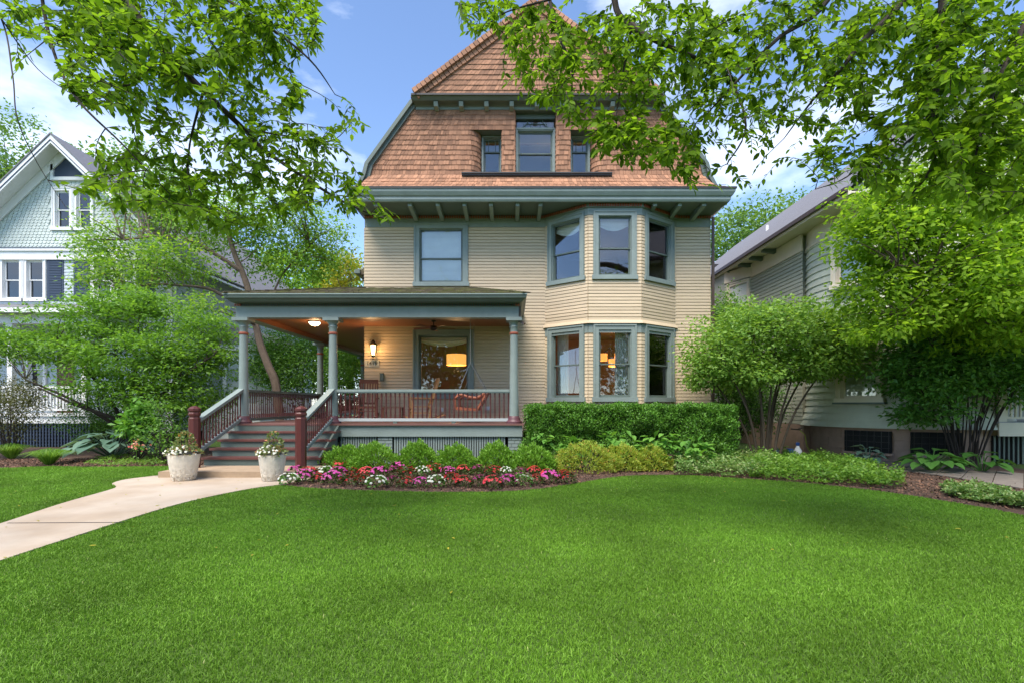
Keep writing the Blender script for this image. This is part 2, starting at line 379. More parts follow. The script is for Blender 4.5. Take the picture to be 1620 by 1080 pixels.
# --- gable: cedar shingles, one by one
GC = .715; YG = 14.75; YU = 14.45
zs0 = ZE1+.02; zs1 = wz(277, YG)
def hw(z):
    if z < 8.45: t = (z-zs0)/(8.45-zs0); return 5.22-.42*(1-(1-t)**1.6)
    return 4.80-(z-8.45)*(4.80-3.50)/(10.25-8.45)
SH = []                                               # every shingle: 8 corners
def course(pb, pt, thick=.022, wmin=.065, wmax=.15):
    """lay shingles along plan polyline pb (bottom) / pt (top): equal lists of 3D points left to right"""
    pb = [Vector(p) for p in pb]; pt = [Vector(p) for p in pt]
    ln = [(pb[i+1]-pb[i]).length for i in range(len(pb)-1)]; tot = sum(ln)
    def at(s):
        for i, l in enumerate(ln):
            if s <= l or i == len(ln)-1:
                k = s/l if l > 1e-6 else 0; return pb[i].lerp(pb[i+1], k), pt[i].lerp(pt[i+1], k), i
            s -= l
    s = 0
    while s < tot-.02:
        w_ = min(rnd.uniform(wmin, wmax), tot-s)
        if tot-s-w_ < .05: w_ = tot-s
        (b0, t0, i0), (b1, t1, i1) = at(s+.004), at(s+w_-.004)
        h = b1-b0; up = ((t0-b0)+(t1-b1))*.5
        n = h.cross(up)
        if n.length < 1e-8: s += w_; continue
        n = -n.normalized()*-1; 
        if n.y > .2: n = -n
        th = thick*rnd.uniform(.8, 1.25); dz = Vector((0,0,rnd.uniform(-.004,.003)))
        b0, b1 = b0+dz, b1+dz
        SH.append(([b0, b1, b1+n*th, b0+n*th, t0, t1, t1+n*.004, t0+n*.004], w_))
        s += w_
nf = 6
pts = []
for i in range(nf+1):
    t = i/nf; pts.append((YE-.1+(YG-YE+.1)*t**.85, zs0+(zs1-zs0)*t**1.55))
gb = MB()
for (y0, z0), (y1, z1) in zip(pts, pts[1:]):
    a0, a1 = hw(z0), hw(z1)
    gb.poly([(GC-a0,y0,z0), (GC+a0,y0,z0), (GC+a1,y1,z1), (GC-a1,y1,z1)])
    course([(GC-a0,y0-.004,z0), (GC+a0,y0-.004,z0)], [(GC-a1,y1-.004,z1+.01), (GC+a1,y1-.004,z1+.01)])
ZG1 = 10.08; rows = 13; ph = (ZG1-zs1)/rows
ox = dict(la=wx(742,YG), lb=wx(761,15.15), l1=wx(794,YG), c0=wx(815,YG), c1=wx(880,YG), r0=wx(902.5,YG), ra=wx(957,YG), rb=wx(934,15.15))
ZS = wz(206, YG)                                       # head of the small openings
def arc(xa, xb, y0, y1, n=7):
    return [(xa+(xb-xa)*math.sin(math.pi/2*i/n), y0+(y1-y0)*(1-math.cos(math.pi/2*i/n))) for i in range(n+1)]
YR = 15.13
for r in range(rows):
    z0 = zs1+ph*r; z1 = z0+ph; zm = (z0+z1)/2; a0, a1 = hw(z0), hw(z1)
    L3 = lambda p, z: [(q[0], q[1], z) for q in p]
    if zm < ZS:
        al = arc(ox['la'], ox['lb'], YG, YR); ar = arc(ox['ra'], ox['rb'], YG, YR)[::-1]
        plans = [([(GC-a0,YG)]+al, [(GC-a1,YG)]+al), ([(ox['l1'],YG+.3),(ox['l1'],YG),(ox['c0'],YG),(ox['c0'],YG+.25)],)*2, ([(ox['c1'],YG+.25),(ox['c1'],YG),(ox['r0'],YG),(ox['r0'],YG+.3)],)*2, (ar+[(GC+a0,YG)], ar+[(GC+a1,YG)])]
    else:
        plans = [([(GC-a0,YG),(ox['c0'],YG),(ox['c0'],YG+.25)], [(GC-a1,YG),(ox['c0'],YG),(ox['c0'],YG+.25)]), ([(ox['c1'],YG+.25),(ox['c1'],YG),(GC+a0,YG)], [(ox['c1'],YG+.25),(ox['c1'],YG),(GC+a1,YG)])]
    for pb, pt in plans:
        course(L3(pb, z0), L3(pt, z1+.012))
        for i in range(len(pb)-1):
            gb.poly([(*pb[i],z0), (*pb[i+1],z0), (*pt[i+1],z1), (*pt[i],z1)])
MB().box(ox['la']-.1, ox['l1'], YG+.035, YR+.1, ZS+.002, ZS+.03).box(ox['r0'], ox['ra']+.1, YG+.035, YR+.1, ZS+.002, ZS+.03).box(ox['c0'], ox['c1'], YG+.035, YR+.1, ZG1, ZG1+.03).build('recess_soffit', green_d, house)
# upper gable
ZU0 = wz(151.5, YU); ZA = wz(7, YU); HU = 192*YU/FPX
ph2 = .148; z = ZU0
hu = lambda z: HU*max(0, ZA-z)/(ZA-ZU0)
gb.poly([(GC-HU,YU+.01,ZU0), (GC+HU,YU+.01,ZU0), (GC,YU+.01,ZA)])
while z < ZA-.12:
    a0, a1 = hu(z)-.05, hu(z+ph2)-.05
    if a1 > .05: course([(GC-a0,YU,z), (GC+a0,YU,z)], [(GC-a1,YU,z+ph2+.01), (GC+a1,YU,z+ph2+.01)])
    z += ph2
gable = gb.build('gable_wall', cedar, house)
# shingled rakes of the upper gable: two bands per side
for sgn in (-1, 1):
    n = 30
    for band, (o0, o1, yy, thk) in enumerate(((.02, .16, YU-.05, .04), (.16, .30, YU-.13, .04))):
        for i in range(n):
            t0, t1 = i/n, (i+1)/n-.004
            def P(t, o, y): 
                x = GC+sgn*HU*(1-t); z_ = ZU0+(ZA-ZU0)*t; nx, nz = sgn*(ZA-ZU0), HU; l = math.hypot(nx, nz)
                return Vector((x+nx/l*(o-.16), y, z_+nz/l*(o-.16)))
            th = thk*rnd.uniform(.8,1.2)
            SH.append(([P(t0,o0,yy+.12), P(t1,o0,yy+.12), P(t1,o0,yy-th*.3), P(t0,o0,yy-th*.6), P(t0,o1,yy+.12), P(t1,o1,yy+.12), P(t1,o1,yy-th*.3), P(t0,o1,yy-th*.6)], .1))
SH.sort(key=lambda q: -q[1])
for h, _ in SH[:300]: MB().hexa(h).build('shingle', cedar, gable)
rest = np.array([[tuple(p) for p in h] for h, _ in SH[300:]], dtype=np.float32)
F6 = np.array([(0,3,2,1),(4,5,6,7),(0,1,5,4),(1,2,6,5),(2,3,7,6),(3,0,4,7)])
nr = len(rest)
link('shingle_courses', fast_mesh('shingle_courses', rest.reshape(-1,3), (np.arange(nr)[:,None,None]*8+F6[None]).reshape(-1,4), cedar, np.repeat(np.random.RandomState(3).rand(nr), 8)), gable, 'stuff')
# cornice between the gable storeys
zc = ZU0
co = MB(); 
pr = [(.38, zc-.17), (.30, zc-.13), (.12, zc-.13), (.04, zc-.06), (0, zc-.005)]
for (d0, z0), (d1, z1) in zip(pr, pr[1:]):
    y0, y1 = YU-.1+d0, YU-.1+d1
    co.poly([(GC-HU-.12+d0*.15,y0,z0), (GC+HU+.12-d0*.15,y0,z0), (GC+HU+.12-d1*.15,y1,z1), (GC-HU-.12+d1*.15,y1,z1)])
co.poly([(GC-HU-.12,YU-.1,zc-.005), (GC+HU+.12,YU-.1,zc-.005), (GC+HU+.12,YU+.05,zc), (GC-HU-.12,YU+.05,zc)])
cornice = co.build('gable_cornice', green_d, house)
MB().box(GC-HU-.05, GC+HU+.05, YG-.03, YG+.03, ZG1, zc-.16).build('gable_frieze', green, house)
MB().box(GC-HU-.1, GC+HU+.1, YU-.12, YU-.1, zc-.05, zc+.0).build('cornice_lip', dkgutter, house)
for i in range(9):
    X = GC-2.9+i*5.8/8
    MB().hexa([(X-.06,YU+.06,zc-.27), (X+.06,YU+.06,zc-.27), (X+.06,YG-.03,zc-.3), (X-.06,YG-.03,zc-.3), (X-.06,YU+.0,zc-.165), (X+.06,YU+.0,zc-.165), (X+.06,YG-.03,zc-.165), (X-.06,YG-.03,zc-.165)]).build('cornice_bracket', green, cornice)
# lower rakes
for sgn in (-1, 1):
    q = MB(); zz = [7.75, 8.1, 8.45, 9.35, 10.28]
    for a, b in zip(zz, zz[1:]):
        for o0, o1, ya, yb in ((-.04, .07, YG-.07, YG+.2), (.07, .17, YG-.16, YG+.2)):
            q.hexa([(GC+sgn*(hw(a)+o0),ya,a), (GC+sgn*(hw(a)+o1),ya,a+.03), (GC+sgn*(hw(a)+o1),yb,a+.03), (GC+sgn*(hw(a)+o0),yb,a), (GC+sgn*(hw(b)+o0),ya,b), (GC+sgn*(hw(b)+o1),ya,b+.03), (GC+sgn*(hw(b)+o1),yb,b+.03), (GC+sgn*(hw(b)+o0),yb,b)])
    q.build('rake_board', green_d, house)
# attic windows
fa = frame(0, YR, 1, YR); fc = frame(0, 14.98, 1, 14.98)
za0 = wz(274, YR)
for (a, b) in ((wx(761,YR)+.02, wx(795,YR)), (wx(901,YR), wx(934,YR)-.02)):
    w_, c_, h_ = window(house, fa, a, b, za0-.1, ZS, cas=.05, sashm=green_d, rail=.66, sill=False, label='small attic window set back in a shingled recess')
    for q in (.33, .66): MB().box(a+(b-a)*q-.01, a+(b-a)*q+.01, -.065, -.05, za0+(ZS-za0)*.6, ZS-.1, fa).build('glazing_bar', green_d, w_)
w_, c_, h_ = window(house, fc, ox['c0'], ox['c1'], za0-.1, ZG1-.42, cas=.08, sashm=green_d, rail=.48, sill=False, label='wide middle attic window')
MB().box(ox['c0']+.002, ox['c1']-.002, -.15, .03, ZG1-.14, ZG1-.002, fc).box(ox['c0']+.002, ox['c1']-.002, -.15, .03, ZG1-.44, ZG1-.40, fc).build('transom_frame', green_d, w_)
MB().box(ox['c0']+.05, ox['c1']-.05, -.06, -.054, ZG1-.4, ZG1-.14, fc).build('transom_pane', glass, w_)
tb = MB(); cxw = (ox['c0']+ox['c1'])/2
for q in (.22, .38, .62, .78):
    X = ox['c0']+(ox['c1']-ox['c0'])*q; tb.box(X-.012, X+.012, -.05, -.03, ZG1-.4, ZG1-.26, fc)
tb.box(ox['c0']+.3, ox['c1']-.3, -.05, -.03, ZG1-.27, ZG1-.25, fc)
for sg in (-1, 1):
    tb.tube([fc(cxw+sg*(.55-.33*math.sin(a)), -.04, ZG1-.4+.25*(1-math.cos(a))) for a in np.linspace(0, 1.5, 8)], .012, 5)
tb.build('leaded_bars', green_d, w_)
MB().box(wx(731,YG), wx(967,YG), YG-.14, YG+.3, zs1-.075, zs1-.002).box(wx(731,YG), wx(967,YG), YG-.17, YG-.1, zs1-.03, zs1+.01).build('attic_sill', dkgutter, house)
# attic room, roof shell
MB().poly([(GC-3,17,8.2), (GC+3,17,8.2), (GC+3,17,10.2), (GC-3,17,10.2)]).poly([(GC-3,15.2,10.25), (GC+3,15.2,10.25), (GC+3,17,10.25), (GC-3,17,10.25)]).poly([(GC-3,15.0,8.2), (GC+3,15.0,8.2), (GC+3,17,8.2), (GC-3,17,8.2)]).build('attic_room', mat('attic_plaster', (.55,.5,.42), .8, .05), house)
rf = MB(); pf = [(5.3, 7.6), (4.9, 8.45), (3.6, 10.3), (0, ZA+.06)]
for sg in (-1, 1):
    for i, ((a, z0), (b, z1)) in enumerate(zip(pf, pf[1:])):
        y0 = YU-.05 if i == 2 else YG+.06
        rf.hexa([(GC+sg*a,y0,z0), (GC+sg*b,y0,z1), (GC+sg*b,27,z1), (GC+sg*a,27,z0), (GC+sg*a,y0,z0-.06), (GC+sg*b,y0,z1-.06), (GC+sg*b,27,z1-.06), (GC+sg*a,27,z0-.06)])
rf.build('roof', mat('weathered_roof', (.2,.13,.09), .9, .2, 8, bump=.3), house)
# chimney-less back wall and interior rooms
ir = MB()
def room(x0, x1, y0, y1, z0, z1):
    ir.poly([(x0,y1,z0),(x1,y1,z0),(x1,y1,z1),(x0,y1,z1)]).poly([(x0,y0,z0),(x0,y1,z0),(x0,y1,z1),(x0,y0,z1)]).poly([(x1,y0,z0),(x1,y1,z0),(x1,y1,z1),(x1,y0,z1)])
    ir.poly([(x0,y0,z0),(x1,y0,z0),(x1,y1,z0),(x0,y1,z0)]).poly([(x0,y0,z1),(x1,y0,z1),(x1,y1,z1),(x0,y1,z1)])
room(-4.3, .75, YW+.03, 20, 1.1, 3.95); room(.85, 5.9, YW+.03, 20, 1.1, 4.05); room(-4.3, .75, YW+.03, 19, 4.3, 7.2); room(.85, 5.9, YW+.03, 20, 4.3, 7.2)
ir.build('interior_wall', roomw, house)
# left side projection with its own little roof
sb = MB(); sb.box(-5.2, XL, 18.6, 22, .6, 6.1); sbay = sb.build('side_bay', beige, house)
fs = frame(-5.2, 18.6, XL, 18.6)
clapboards(sbay, fs, 0, .75, 4.4, 5.7, [], PT, beige, single=99)
MB().box(-5.22, XL, 18.57, 18.6, 5.72, 6.1).build('side_frieze', white, sbay)
sr = MB(); sr.hexa([(-5.5,18.3,6.35), (XL,18.3,7.1), (XL,22.2,7.1), (-5.5,22.2,6.35), (-5.5,18.3,6.2), (XL,18.3,6.2), (XL,22.2,6.2), (-5.5,22.2,6.2)]).build('side_roof', mossy, sbay)
MB().box(-5.66, -5.48, 18.2, 22.2, 6.22, 6.36).build('side_gutter', green_d, sbay)
MB().tube([(-5.4,18.45,6.25), (-5.4,18.45,6.05), (-5.27,18.5,5.85), (-5.27,18.5,4.4)], .05, 8).build('side_downspout', browns, sbay, smooth=True)
MB().box(XR+.02, XR+.09, YW-.1, YW-.03, .3, ZF1-.05).build('downspout', browns, house)

# ------------------------------------------------------------------ porch
ZD = 1.03; YC = 13.0; XA, XB, XC = -6.9, -4.6, .05; ZCAP = 3.716; YR2 = 18.2
pm = MB(); pm.box(-7.12, .3, 12.78, YW-.03, ZD-.045, ZD).box(-7.12, XL-.005, YW-.03, 26, ZD-.045, ZD)
porch = pm.build('porch', deck, house)
MB().box(-4.42, .26, 12.84, 12.9, .70, ZD-.046).box(-7.08, -7.02, 12.84, 26, .70, ZD-.046).box(.2, .26, 12.9, YW-.03, .7, ZD-.046).build('skirt_board', green, porch)
for x0, x1 in ((-3.42, -3.05), (-.1, .24)):                   # painted brick piers
    pb = MB().box(x0, x1, 12.9, 13.2, 0, .7).build('pier', green_d, porch)
    for r in range(8):
        k = 2; off = .5 if r % 2 else 0
        wbr = (x1-x0)/k
        for i in range(k+1):
            a, b = x0+wbr*(i-off), x0+wbr*(i-off+1)
            a, b = max(a, x0-.004)+.006, min(b, x1+.004)-.006
            if b-a > .03: MB().box(a, b, 12.885+rnd.uniform(-.004,.004), 12.91, .085*r+.012, .085*r+.08).build('brick', green, porch)
X = -4.35
while X < .0:
    if not (-3.46 < X < -3.02 or X > -.14): MB().box(X-.02, X+.02, 12.9, 12.925, .1, .7).build('slat', green, porch)
    X += .062
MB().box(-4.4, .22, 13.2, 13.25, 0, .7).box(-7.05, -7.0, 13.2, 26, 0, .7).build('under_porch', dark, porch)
MB().box(-4.4, .24, 12.88, 12.94, .0, .1).build('base_board', green, porch)
# beams, crown, ceiling
bmz = ZCAP
MB().box(-7.03, .17, 12.87, 13.13, bmz, 4.0).box(-7.03, -6.77, 13.13, 26, bmz, 4.0).box(-.08, .165, 13.13, YW-.03, bmz, 4.0).build('beam', green, porch)
MB().box(-6.76, -6.74, 13.14, 26, bmz+.01, 3.9).box(-6.7, -.1, 13.135, 13.15, bmz+.01, 3.9).build('beam_lining', ceilw, porch)
MB().box(-6.77, -.09, 13.13, YW-.03, 3.86, 3.9).box(-6.77, XL-.01, YW-.03, 26, 3.86, 3.9).build('ceiling', ceilw, porch)
dd = MB(); X = -7.05
while X < .2: dd.box(X, X+.035, 12.83, 12.868, 4.0, 4.055); X += .06
dd.build('porch_dentils', redband, porch, kind='stuff')
pc = MB(); prof = [(.30, 3.995), (.30, 4.06), (.12, 4.07), (.07, 4.12), (.02, 4.15), (0, 4.235)]
xl, xr, yf = -7.17, .37, 12.53
for (d0, z0), (d1, z1) in zip(prof, prof[1:]):
    pc.poly([(xl+d0,yf+d0,z0), (xr-d0,yf+d0,z0), (xr-d1,yf+d1,z1), (xl+d1,yf+d1,z1)])
    pc.poly([(xr-d0,yf+d0,z0), (xr-d0,YW-.03,z0), (xr-d1,YW-.03,z1), (xr-d1,yf+d1,z1)])
    pc.poly([(xl+d0,26,z0), (xl+d0,yf+d0,z0), (xl+d1,yf+d1,z1), (xl+d1,26,z1)])
pc.build('porch_crown', green_d, porch)
MB().box(xl-.01, xr+.01, yf-.012, yf+.02, 4.225, 4.25).build('porch_gutter_lip', green, porch)
# porch roof: shingles in courses
nrow = 15; SH2 = []
ridgeL, ridgeR = XL, -1.24
pr_ = MB(); pr_.poly([(xl,yf,4.235), (xr,yf,4.235), (ridgeR,YW-.03,4.99), (ridgeL,YW-.03,4.99)]).poly([(xl,yf,4.235), (ridgeL,YW-.03,4.99), (ridgeL,26,4.99), (xl,26,4.235)]).poly([(xr,yf,4.235), (xr,YW-.03,4.235), (ridgeR,YW-.03,4.99)])
proof = pr_.build('porch_roof', mossy, porch)
SHk = SH; SH = SH2
for r in range(nrow):
    t0, t1 = r/nrow, min(1, (r+1.3)/nrow)
    P = lambda t, u: (xl+(ridgeL-xl)*t if u == 0 else xr+(ridgeR-xr)*t, yf+(YW-.05-yf)*t, 4.24+.755*t)
    course([P(t0,0), P(t0,1)], [P(t1,0), P(t1,1)], thick=.035, wmin=.1, wmax=.25)
SH = SHk
q2 = np.array([[tuple(p) for p in h] for h, _ in SH2], dtype=np.float32); nr = len(q2)
link('porch_shingles', fast_mesh('porch_shingles', q2.reshape(-1,3), (np.arange(nr)[:,None,None]*8+F6[None]).reshape(-1,4), mossy, np.repeat(np.random.RandomState(4).rand(nr), 8)), porch, 'stuff')
hp = MB()
for i in range(16):
    t0, t1 = i/16, (i+1.25)/16
    a = Vector((xr+(ridgeR-xr)*t0, yf+(YW-.05-yf)*t0, 4.28+.755*t0)); b = Vector((xr+(ridgeR-xr)*min(1,t1), yf+(YW-.05-yf)*min(1,t1), 4.265+.755*min(1,t1)))
    hp.beam(a, b, .22, .025)
for i in range(16):
    t0, t1 = i/16, (i+1.25)/16
    a = Vector((xl+(ridgeL-xl)*t0, yf+(YW-.05-yf)*t0, 4.28+.755*t0)); b = Vector((xl+(ridgeL-xl)*min(1,t1), yf+(YW-.05-yf)*min(1,t1), 4.265+.755*min(1,t1)))
    hp.beam(a, b, .22, .025)
hp.build('hip_shingles', mossy, porch, kind='stuff')
# columns
def column(X, Y):
    c = MB().lathe([(.125,.17),(.125,.2),(.118,.6),(.098,2.28),(.098,2.42),(.12,2.46),(.105,2.49),(.105,2.52),(.14,2.57),(.165,2.6)], (X,Y,ZD), 20)
    c.box(X-.2, X+.2, Y-.2, Y+.2, ZD+2.6, ZCAP-.001)
    c.build('column', green, porch, smooth=True)
    MB().lathe([(.2,.0),(.2,.05),(.165,.09),(.16,.12),(.145,.16),(.13,.19)], (X,Y,ZD), 4 if False else 20).build('column_base', plum, porch, smooth=True)
    MB().lathe([(.099,2.26),(.118,2.28),(.118,2.31),(.099,2.33)], (X,Y,ZD), 20).build('column_ring', redband, porch, smooth=True)
for p in ((XA,YC), (XB,YC), (XC,YC), (XA,YR2), (XA,23.4)): column(*p)
def baluster_mesh(h):
    m = MB(); m.box(-.018,.018,-.018,.018,0,h*.16).lathe([(.016,h*.16),(.019,h*.3),(.014,h*.55),(.017,h*.84)],(0,0,0),8).box(-.018,.018,-.018,.018,h*.84,h)
    return m
bal_me = None
def baluster(X, Y, z0, h, mt, parent):
    global bal_me
    if bal_me is None: bal_me = baluster_mesh(1.0).build('baluster', mt, parent); o = bal_me
    else: o = bpy.data.objects.new('baluster', bal_me.data); COL.objects.link(o); attach(o, parent)
    o.location = (X, Y, z0); o.scale = (1, 1, h); return o
zr0, zr1 = ZD+.13, wz(619, YC)
MB().box(XB+.11, XC-.11, YC-.06, YC+.06, zr1, zr1+.06).box(XB+.11, XC-.11, YC-.045, YC+.045, zr1-.03, zr1).build('handrail', green, porch)
MB().box(XB+.11, XC-.11, YC-.05, YC+.05, zr0-.075, zr0).build('bottom_rail', mat('pale_grey_paint', (.36,.40,.41), .5, .06), porch)
X = XB+.2
while X < XC-.12: baluster(X, YC, zr0, zr1-.03-zr0, maroon, porch); X += .1165
for xq in (-3.0, -1.5): MB().box(xq-.05, xq+.05, YC-.04, YC+.04, ZD, zr0-.075).build('rail_block', green_d, porch)
for ya, yb in ((YC+.13, YR2-.13), (YR2+.13, 23.27)):
    MB().box(XA-.06, XA+.06, ya, yb, zr1, zr1+.06).build('handrail', green_d, porch); MB().box(XA-.05, XA+.05, ya, yb, zr0-.075, zr0).build('bottom_rail', green_d, porch)
    Y = ya+.08
    while Y < yb: baluster(XA, Y, zr0, zr1-zr0, maroon, porch); Y += .1165
MB().box(.16, .22, 12.9, 12.96, 3.6, 4.0).beam((.19,12.93,3.65), (.32,12.85,3.55), .06, .06).build('downspout_stub', browns, porch)
# ------------------------------------------------------------------ stairs
st = MB(); noses = [12.78, 12.45, 12.12, 11.79, 11.46, 11.13]; tz = [ZD-.18*i for i in range(6)]
sx0, sx1 = -7.0, -4.42
for i in range(1, 5):
    st.box(sx0, sx1, noses[i]+.03, noses[i-1]+.03, .02, tz[i]-.045)
st.hexa([(sx1-.001,11.5,.1),(sx1+.05,11.5,.1),(sx1+.05,12.82,.75),(sx1-.001,12.82,.75),(sx1-.001,11.5,.3),(sx1+.05,11.5,.3),(sx1+.05,12.82,1.0),(sx1-.001,12.82,1.0)])
stairs = st.build('stairs', green_d, house)
MB().box(sx0, sx1, 12.79, 12.82, tz[1], ZD-.046).build('riser', green_d, stairs)
for i in range(1, 5):
    MB().box(sx0-.06, sx1+.09, noses[i]-.01, noses[i-1]+.03, tz[i]-.044, tz[i]).build('tread', mat('tread_paint', (.11,.04,.036), .4, .15, 5) if i == 1 else bpy.data.materials['tread_paint'], stairs)
def newel(X, Y, z0):
    p = MB(); w_ = .115
    p.lathe([(w_*1.02,0),(w_*1.02,1.08),(w_*.9,1.10),(w_*.9,1.13),(w_*1.08,1.15),(w_*1.08,1.19),(w_*.95,1.21),(w_*.95,1.23),(w_*1.12,1.25),(w_*1.1,1.29),(w_*.7,1.33),(w_*.25,1.35)], (X,Y,z0), 8, rot=math.pi/8)
    p.build('newel_post', maroon, stairs)
for X in (XA-.02, XB):
    newel(X, 11.02, .13)
    a, b = (X,11.12,1.17), (X,12.95,1.9)
    MB().beam(a, b, .15, .06).beam((X,11.12,1.125), (X,12.95,1.855), .09, .035).build('handrail', green, stairs)
    MB().beam((X,11.12,.47), (X,12.95,1.17), .09, .075).build('bottom_rail', green, stairs)
    n = 15
    for i in range(n):
        Y = 11.22+(12.88-11.22)*i/(n-1); t = (Y-11.12)/1.83
        baluster(X, Y, .49+.70*t, .62, maroon, stairs)
        if i: MB().box(X-.03, X+.03, Y-.085, Y-.035, .505+.70*t-.03, .53+.70*t-.03).build('rail_spacer', white, stairs)
tag(MB().box(-7.25, -4.24, 10.36, 11.42, -.05, .135).build('concrete_step', concrete_step), 'wide low concrete step at the foot of the porch stairs', 'step')
# ================================================================== THINGS ON THE PORCH AND INDOORS
wood_d = mat('dark_stained_wood', (.15,.055,.03), .45, .2, 8, stretch=(1,1,6))
wood_l = mat('oak_wood', (.33,.17,.07), .45, .2, 8, stretch=(1,1,6))
lampglow = emat('lantern_glass', (1, .62, .22), 5)
shadeglow = emat('lit_lamp_shade', (1, .46, .10), .55)
bowlglow = emat('lit_bowl_glass', (1, .72, .4), 3.5)
def lamp_light(name, loc, e, col=(1,.6,.28), r=.08):
    d = bpy.data.lights.new(name, 'POINT'); d.energy = e; d.color = col; d.shadow_soft_size = r
    o = bpy.data.objects.new(name, d); COL.objects.link(o); o.location = loc; return o
# wall lantern
lx, lz = wx(593), wz(552)
lan = thing('wall_lantern', 'lit black wall lantern beside the house number', 'lantern', (lx, YW-.03, lz-.3))
MB().box(lx-.06, lx+.06, YW-.05, YW-.03, lz-.12, lz+.14).beam((lx,YW-.05,lz+.1), (lx,YW-.2,lz+.16), .03, .03).build('bracket', iron, lan)
fx = MB()
for a in range(6):
    q = a*math.pi/3; c, s_ = math.cos(q), math.sin(q); fx.beam((lx+.085*c,YW-.2+.085*s_,lz+.1), (lx+.055*c,YW-.2+.055*s_,lz-.2), .014, .014)
fx.lathe([(.01,.26),(.06,.2),(.12,.1),(.1,.09)], (lx,YW-.2,lz), 6).lathe([(.06,-.2),(.05,-.23),(.012,-.27)], (lx,YW-.2,lz), 6).build('frame', iron, lan)
MB().lathe([(.05,-.195),(.08,.09)], (lx,YW-.2,lz), 6).build('glass', lampglow, lan)
attach(lamp_light('lantern_light', (lx, YW-.36, lz), 9), lan)
# number plaque
pl = MB().box(wx(577.5), wx(600.5), YW-.05, YW-.03, wz(579.5), wz(569.5)).build('number_plaque', mat('plaque_grey', (.42,.42,.36), .6, .05))
tag(pl, 'small grey house number plaque reading 1419 under the lantern', 'plaque')
cu = bpy.data.curves.new('numerals', 'FONT'); cu.body = '1419'; cu.size = .16; cu.align_x = 'CENTER'; cu.align_y = 'CENTER'; cu.extrude = .004
to = bpy.data.objects.new('numerals_tmp', cu); COL.objects.link(to)
bpy.context.view_layer.update()
nm = bpy.data.meshes.new_from_object(to.evaluated_get(bpy.context.evaluated_depsgraph_get())); bpy.data.objects.remove(to)
nm.materials.clear(); nm.materials.append(iron)
no = link('numerals', nm); no.location = (wx(589), YW-.056, wz(574.5)); no.rotation_euler = (R(90), 0, 0); attach(no, pl); no.matrix_parent_inverse = Matrix()
tag(MB().box(wx(602), wx(607.5), YW-.1, YW-.03, wz(602), wz(591)).box(wx(601.5), wx(608), YW-.11, YW-.03, wz(591), wz(590)).build('mailbox', green_d), 'small green metal mailbox on the porch wall', 'mailbox')
tag(MB().box(wx(698), wx(702), YW-.045, YW-.03, 1.30, 1.42).build('outlet_cover', white), 'grey outlet cover low on the porch wall under the window', 'outlet')
tag(MB().box(wx(767), wx(771), YW-.06, YW-.03, 1.34, 1.46).box(wx(771.4), wx(775), YW-.05, YW-.03, 1.35, 1.46).build('outlet_cover', white), 'white outlet box low on the porch wall behind the swing', 'outlet')
# flush ceiling light
cl = thing('ceiling_light', 'lit frosted bowl light on the porch ceiling near the corner', 'light', (-5.6, 14.35, 3.86))
MB().lathe([(.17,-.03),(.17,0)], (-5.6,14.35,3.86), 20).build('base', iron, cl)
MB().lathe([(.02,-.13),(.1,-.11),(.15,-.06),(.16,-.03)], (-5.6,14.35,3.86), 20).build('bowl', bowlglow, cl, smooth=True)
attach(lamp_light('ceiling_bulb', (-5.6,14.35,3.62), 5), cl)
# ceiling fan
fx_, fy_, fz_ = wx(686, 14.2), 14.2, 3.86
fan = thing('ceiling_fan', 'dark wooden ceiling fan hanging under the porch roof', 'fan', (fx_, fy_, fz_))
MB().lathe([(.07,0),(.06,-.04),(.015,-.05),(.015,-.14),(.1,-.16),(.12,-.22),(.08,-.27),(.03,-.29)][::-1], (fx_,fy_,fz_), 16).build('motor', iron, fan, smooth=True)
for i in range(5):
    a = .35+i*2*math.pi/5; c, s_ = math.cos(a), math.sin(a)
    f_ = lambda u, v, z: (fx_+c*u-s_*v, fy_+s_*u+c*v, fz_+z)
    MB().hexa([f_(.1,-.04,-.22), f_(.1,.04,-.2), f_(.1,.04,-.195), f_(.1,-.04,-.215), f_(.62,-.07,-.225), f_(.62,.07,-.195), f_(.62,.07,-.19), f_(.62,-.07,-.22)]).build('blade', wood_d, fan)
# rocking chairs
def rocker(label, loc, rz, mt):
    t = thing('rocking_chair', label, 'rocking chair', loc, 'rocking chairs on the porch')
    def part(mb, n): o = mb.build(n, mt); o.parent = t; return o
    m = MB()
    for i in range(7): m.box(-.25+i*.072, -.25+i*.072+.062, -.24, .24, .41, .43)
    part(m.box(-.27,.27,-.26,-.24,.37,.43).box(-.27,.27,.24,.26,.37,.43), 'seat')
    for s_ in (-1, 1):
        part(MB().tube([(s_*.25,-.45,.16),(s_*.25,-.25,.06),(s_*.25,0,.02),(s_*.25,.25,.04),(s_*.25,.55,.14),(s_*.25,.7,.22)], .022, 6), 'rocker')
        part(MB().beam((s_*.26,-.24,.05), (s_*.26,-.24,.66), .04, .04), 'leg')
        part(MB().beam((s_*.25,.22,.04), (s_*.25,.30,.5), .04, .04).beam((s_*.25,.30,.5), (s_*.25,.52,1.22), .04, .045), 'back_post')
        part(MB().beam((s_*.28,-.3,.67), (s_*.28,.38,.66), .08, .025), 'armrest')
        part(MB().beam((s_*.26,-.24,.25), (s_*.26,.25,.25), .025, .025), 'stretcher')
    part(MB().beam((-.26,.505,1.17), (.26,.505,1.17), .03, .12), 'top_rail')
    part(MB().beam((-.26,.31,.52), (.26,.31,.52), .03, .06), 'lower_rail')
    part(MB().beam((-.26,-.24,.3), (.26,-.24,.3), .025, .03), 'stretcher')
    for i in range(6):
        x = -.19+i*.076; part(MB().beam((x,.315,.53), (x,.495,1.15), .04, .015), 'slat')
    t.rotation_euler = (0, 0, rz); return t
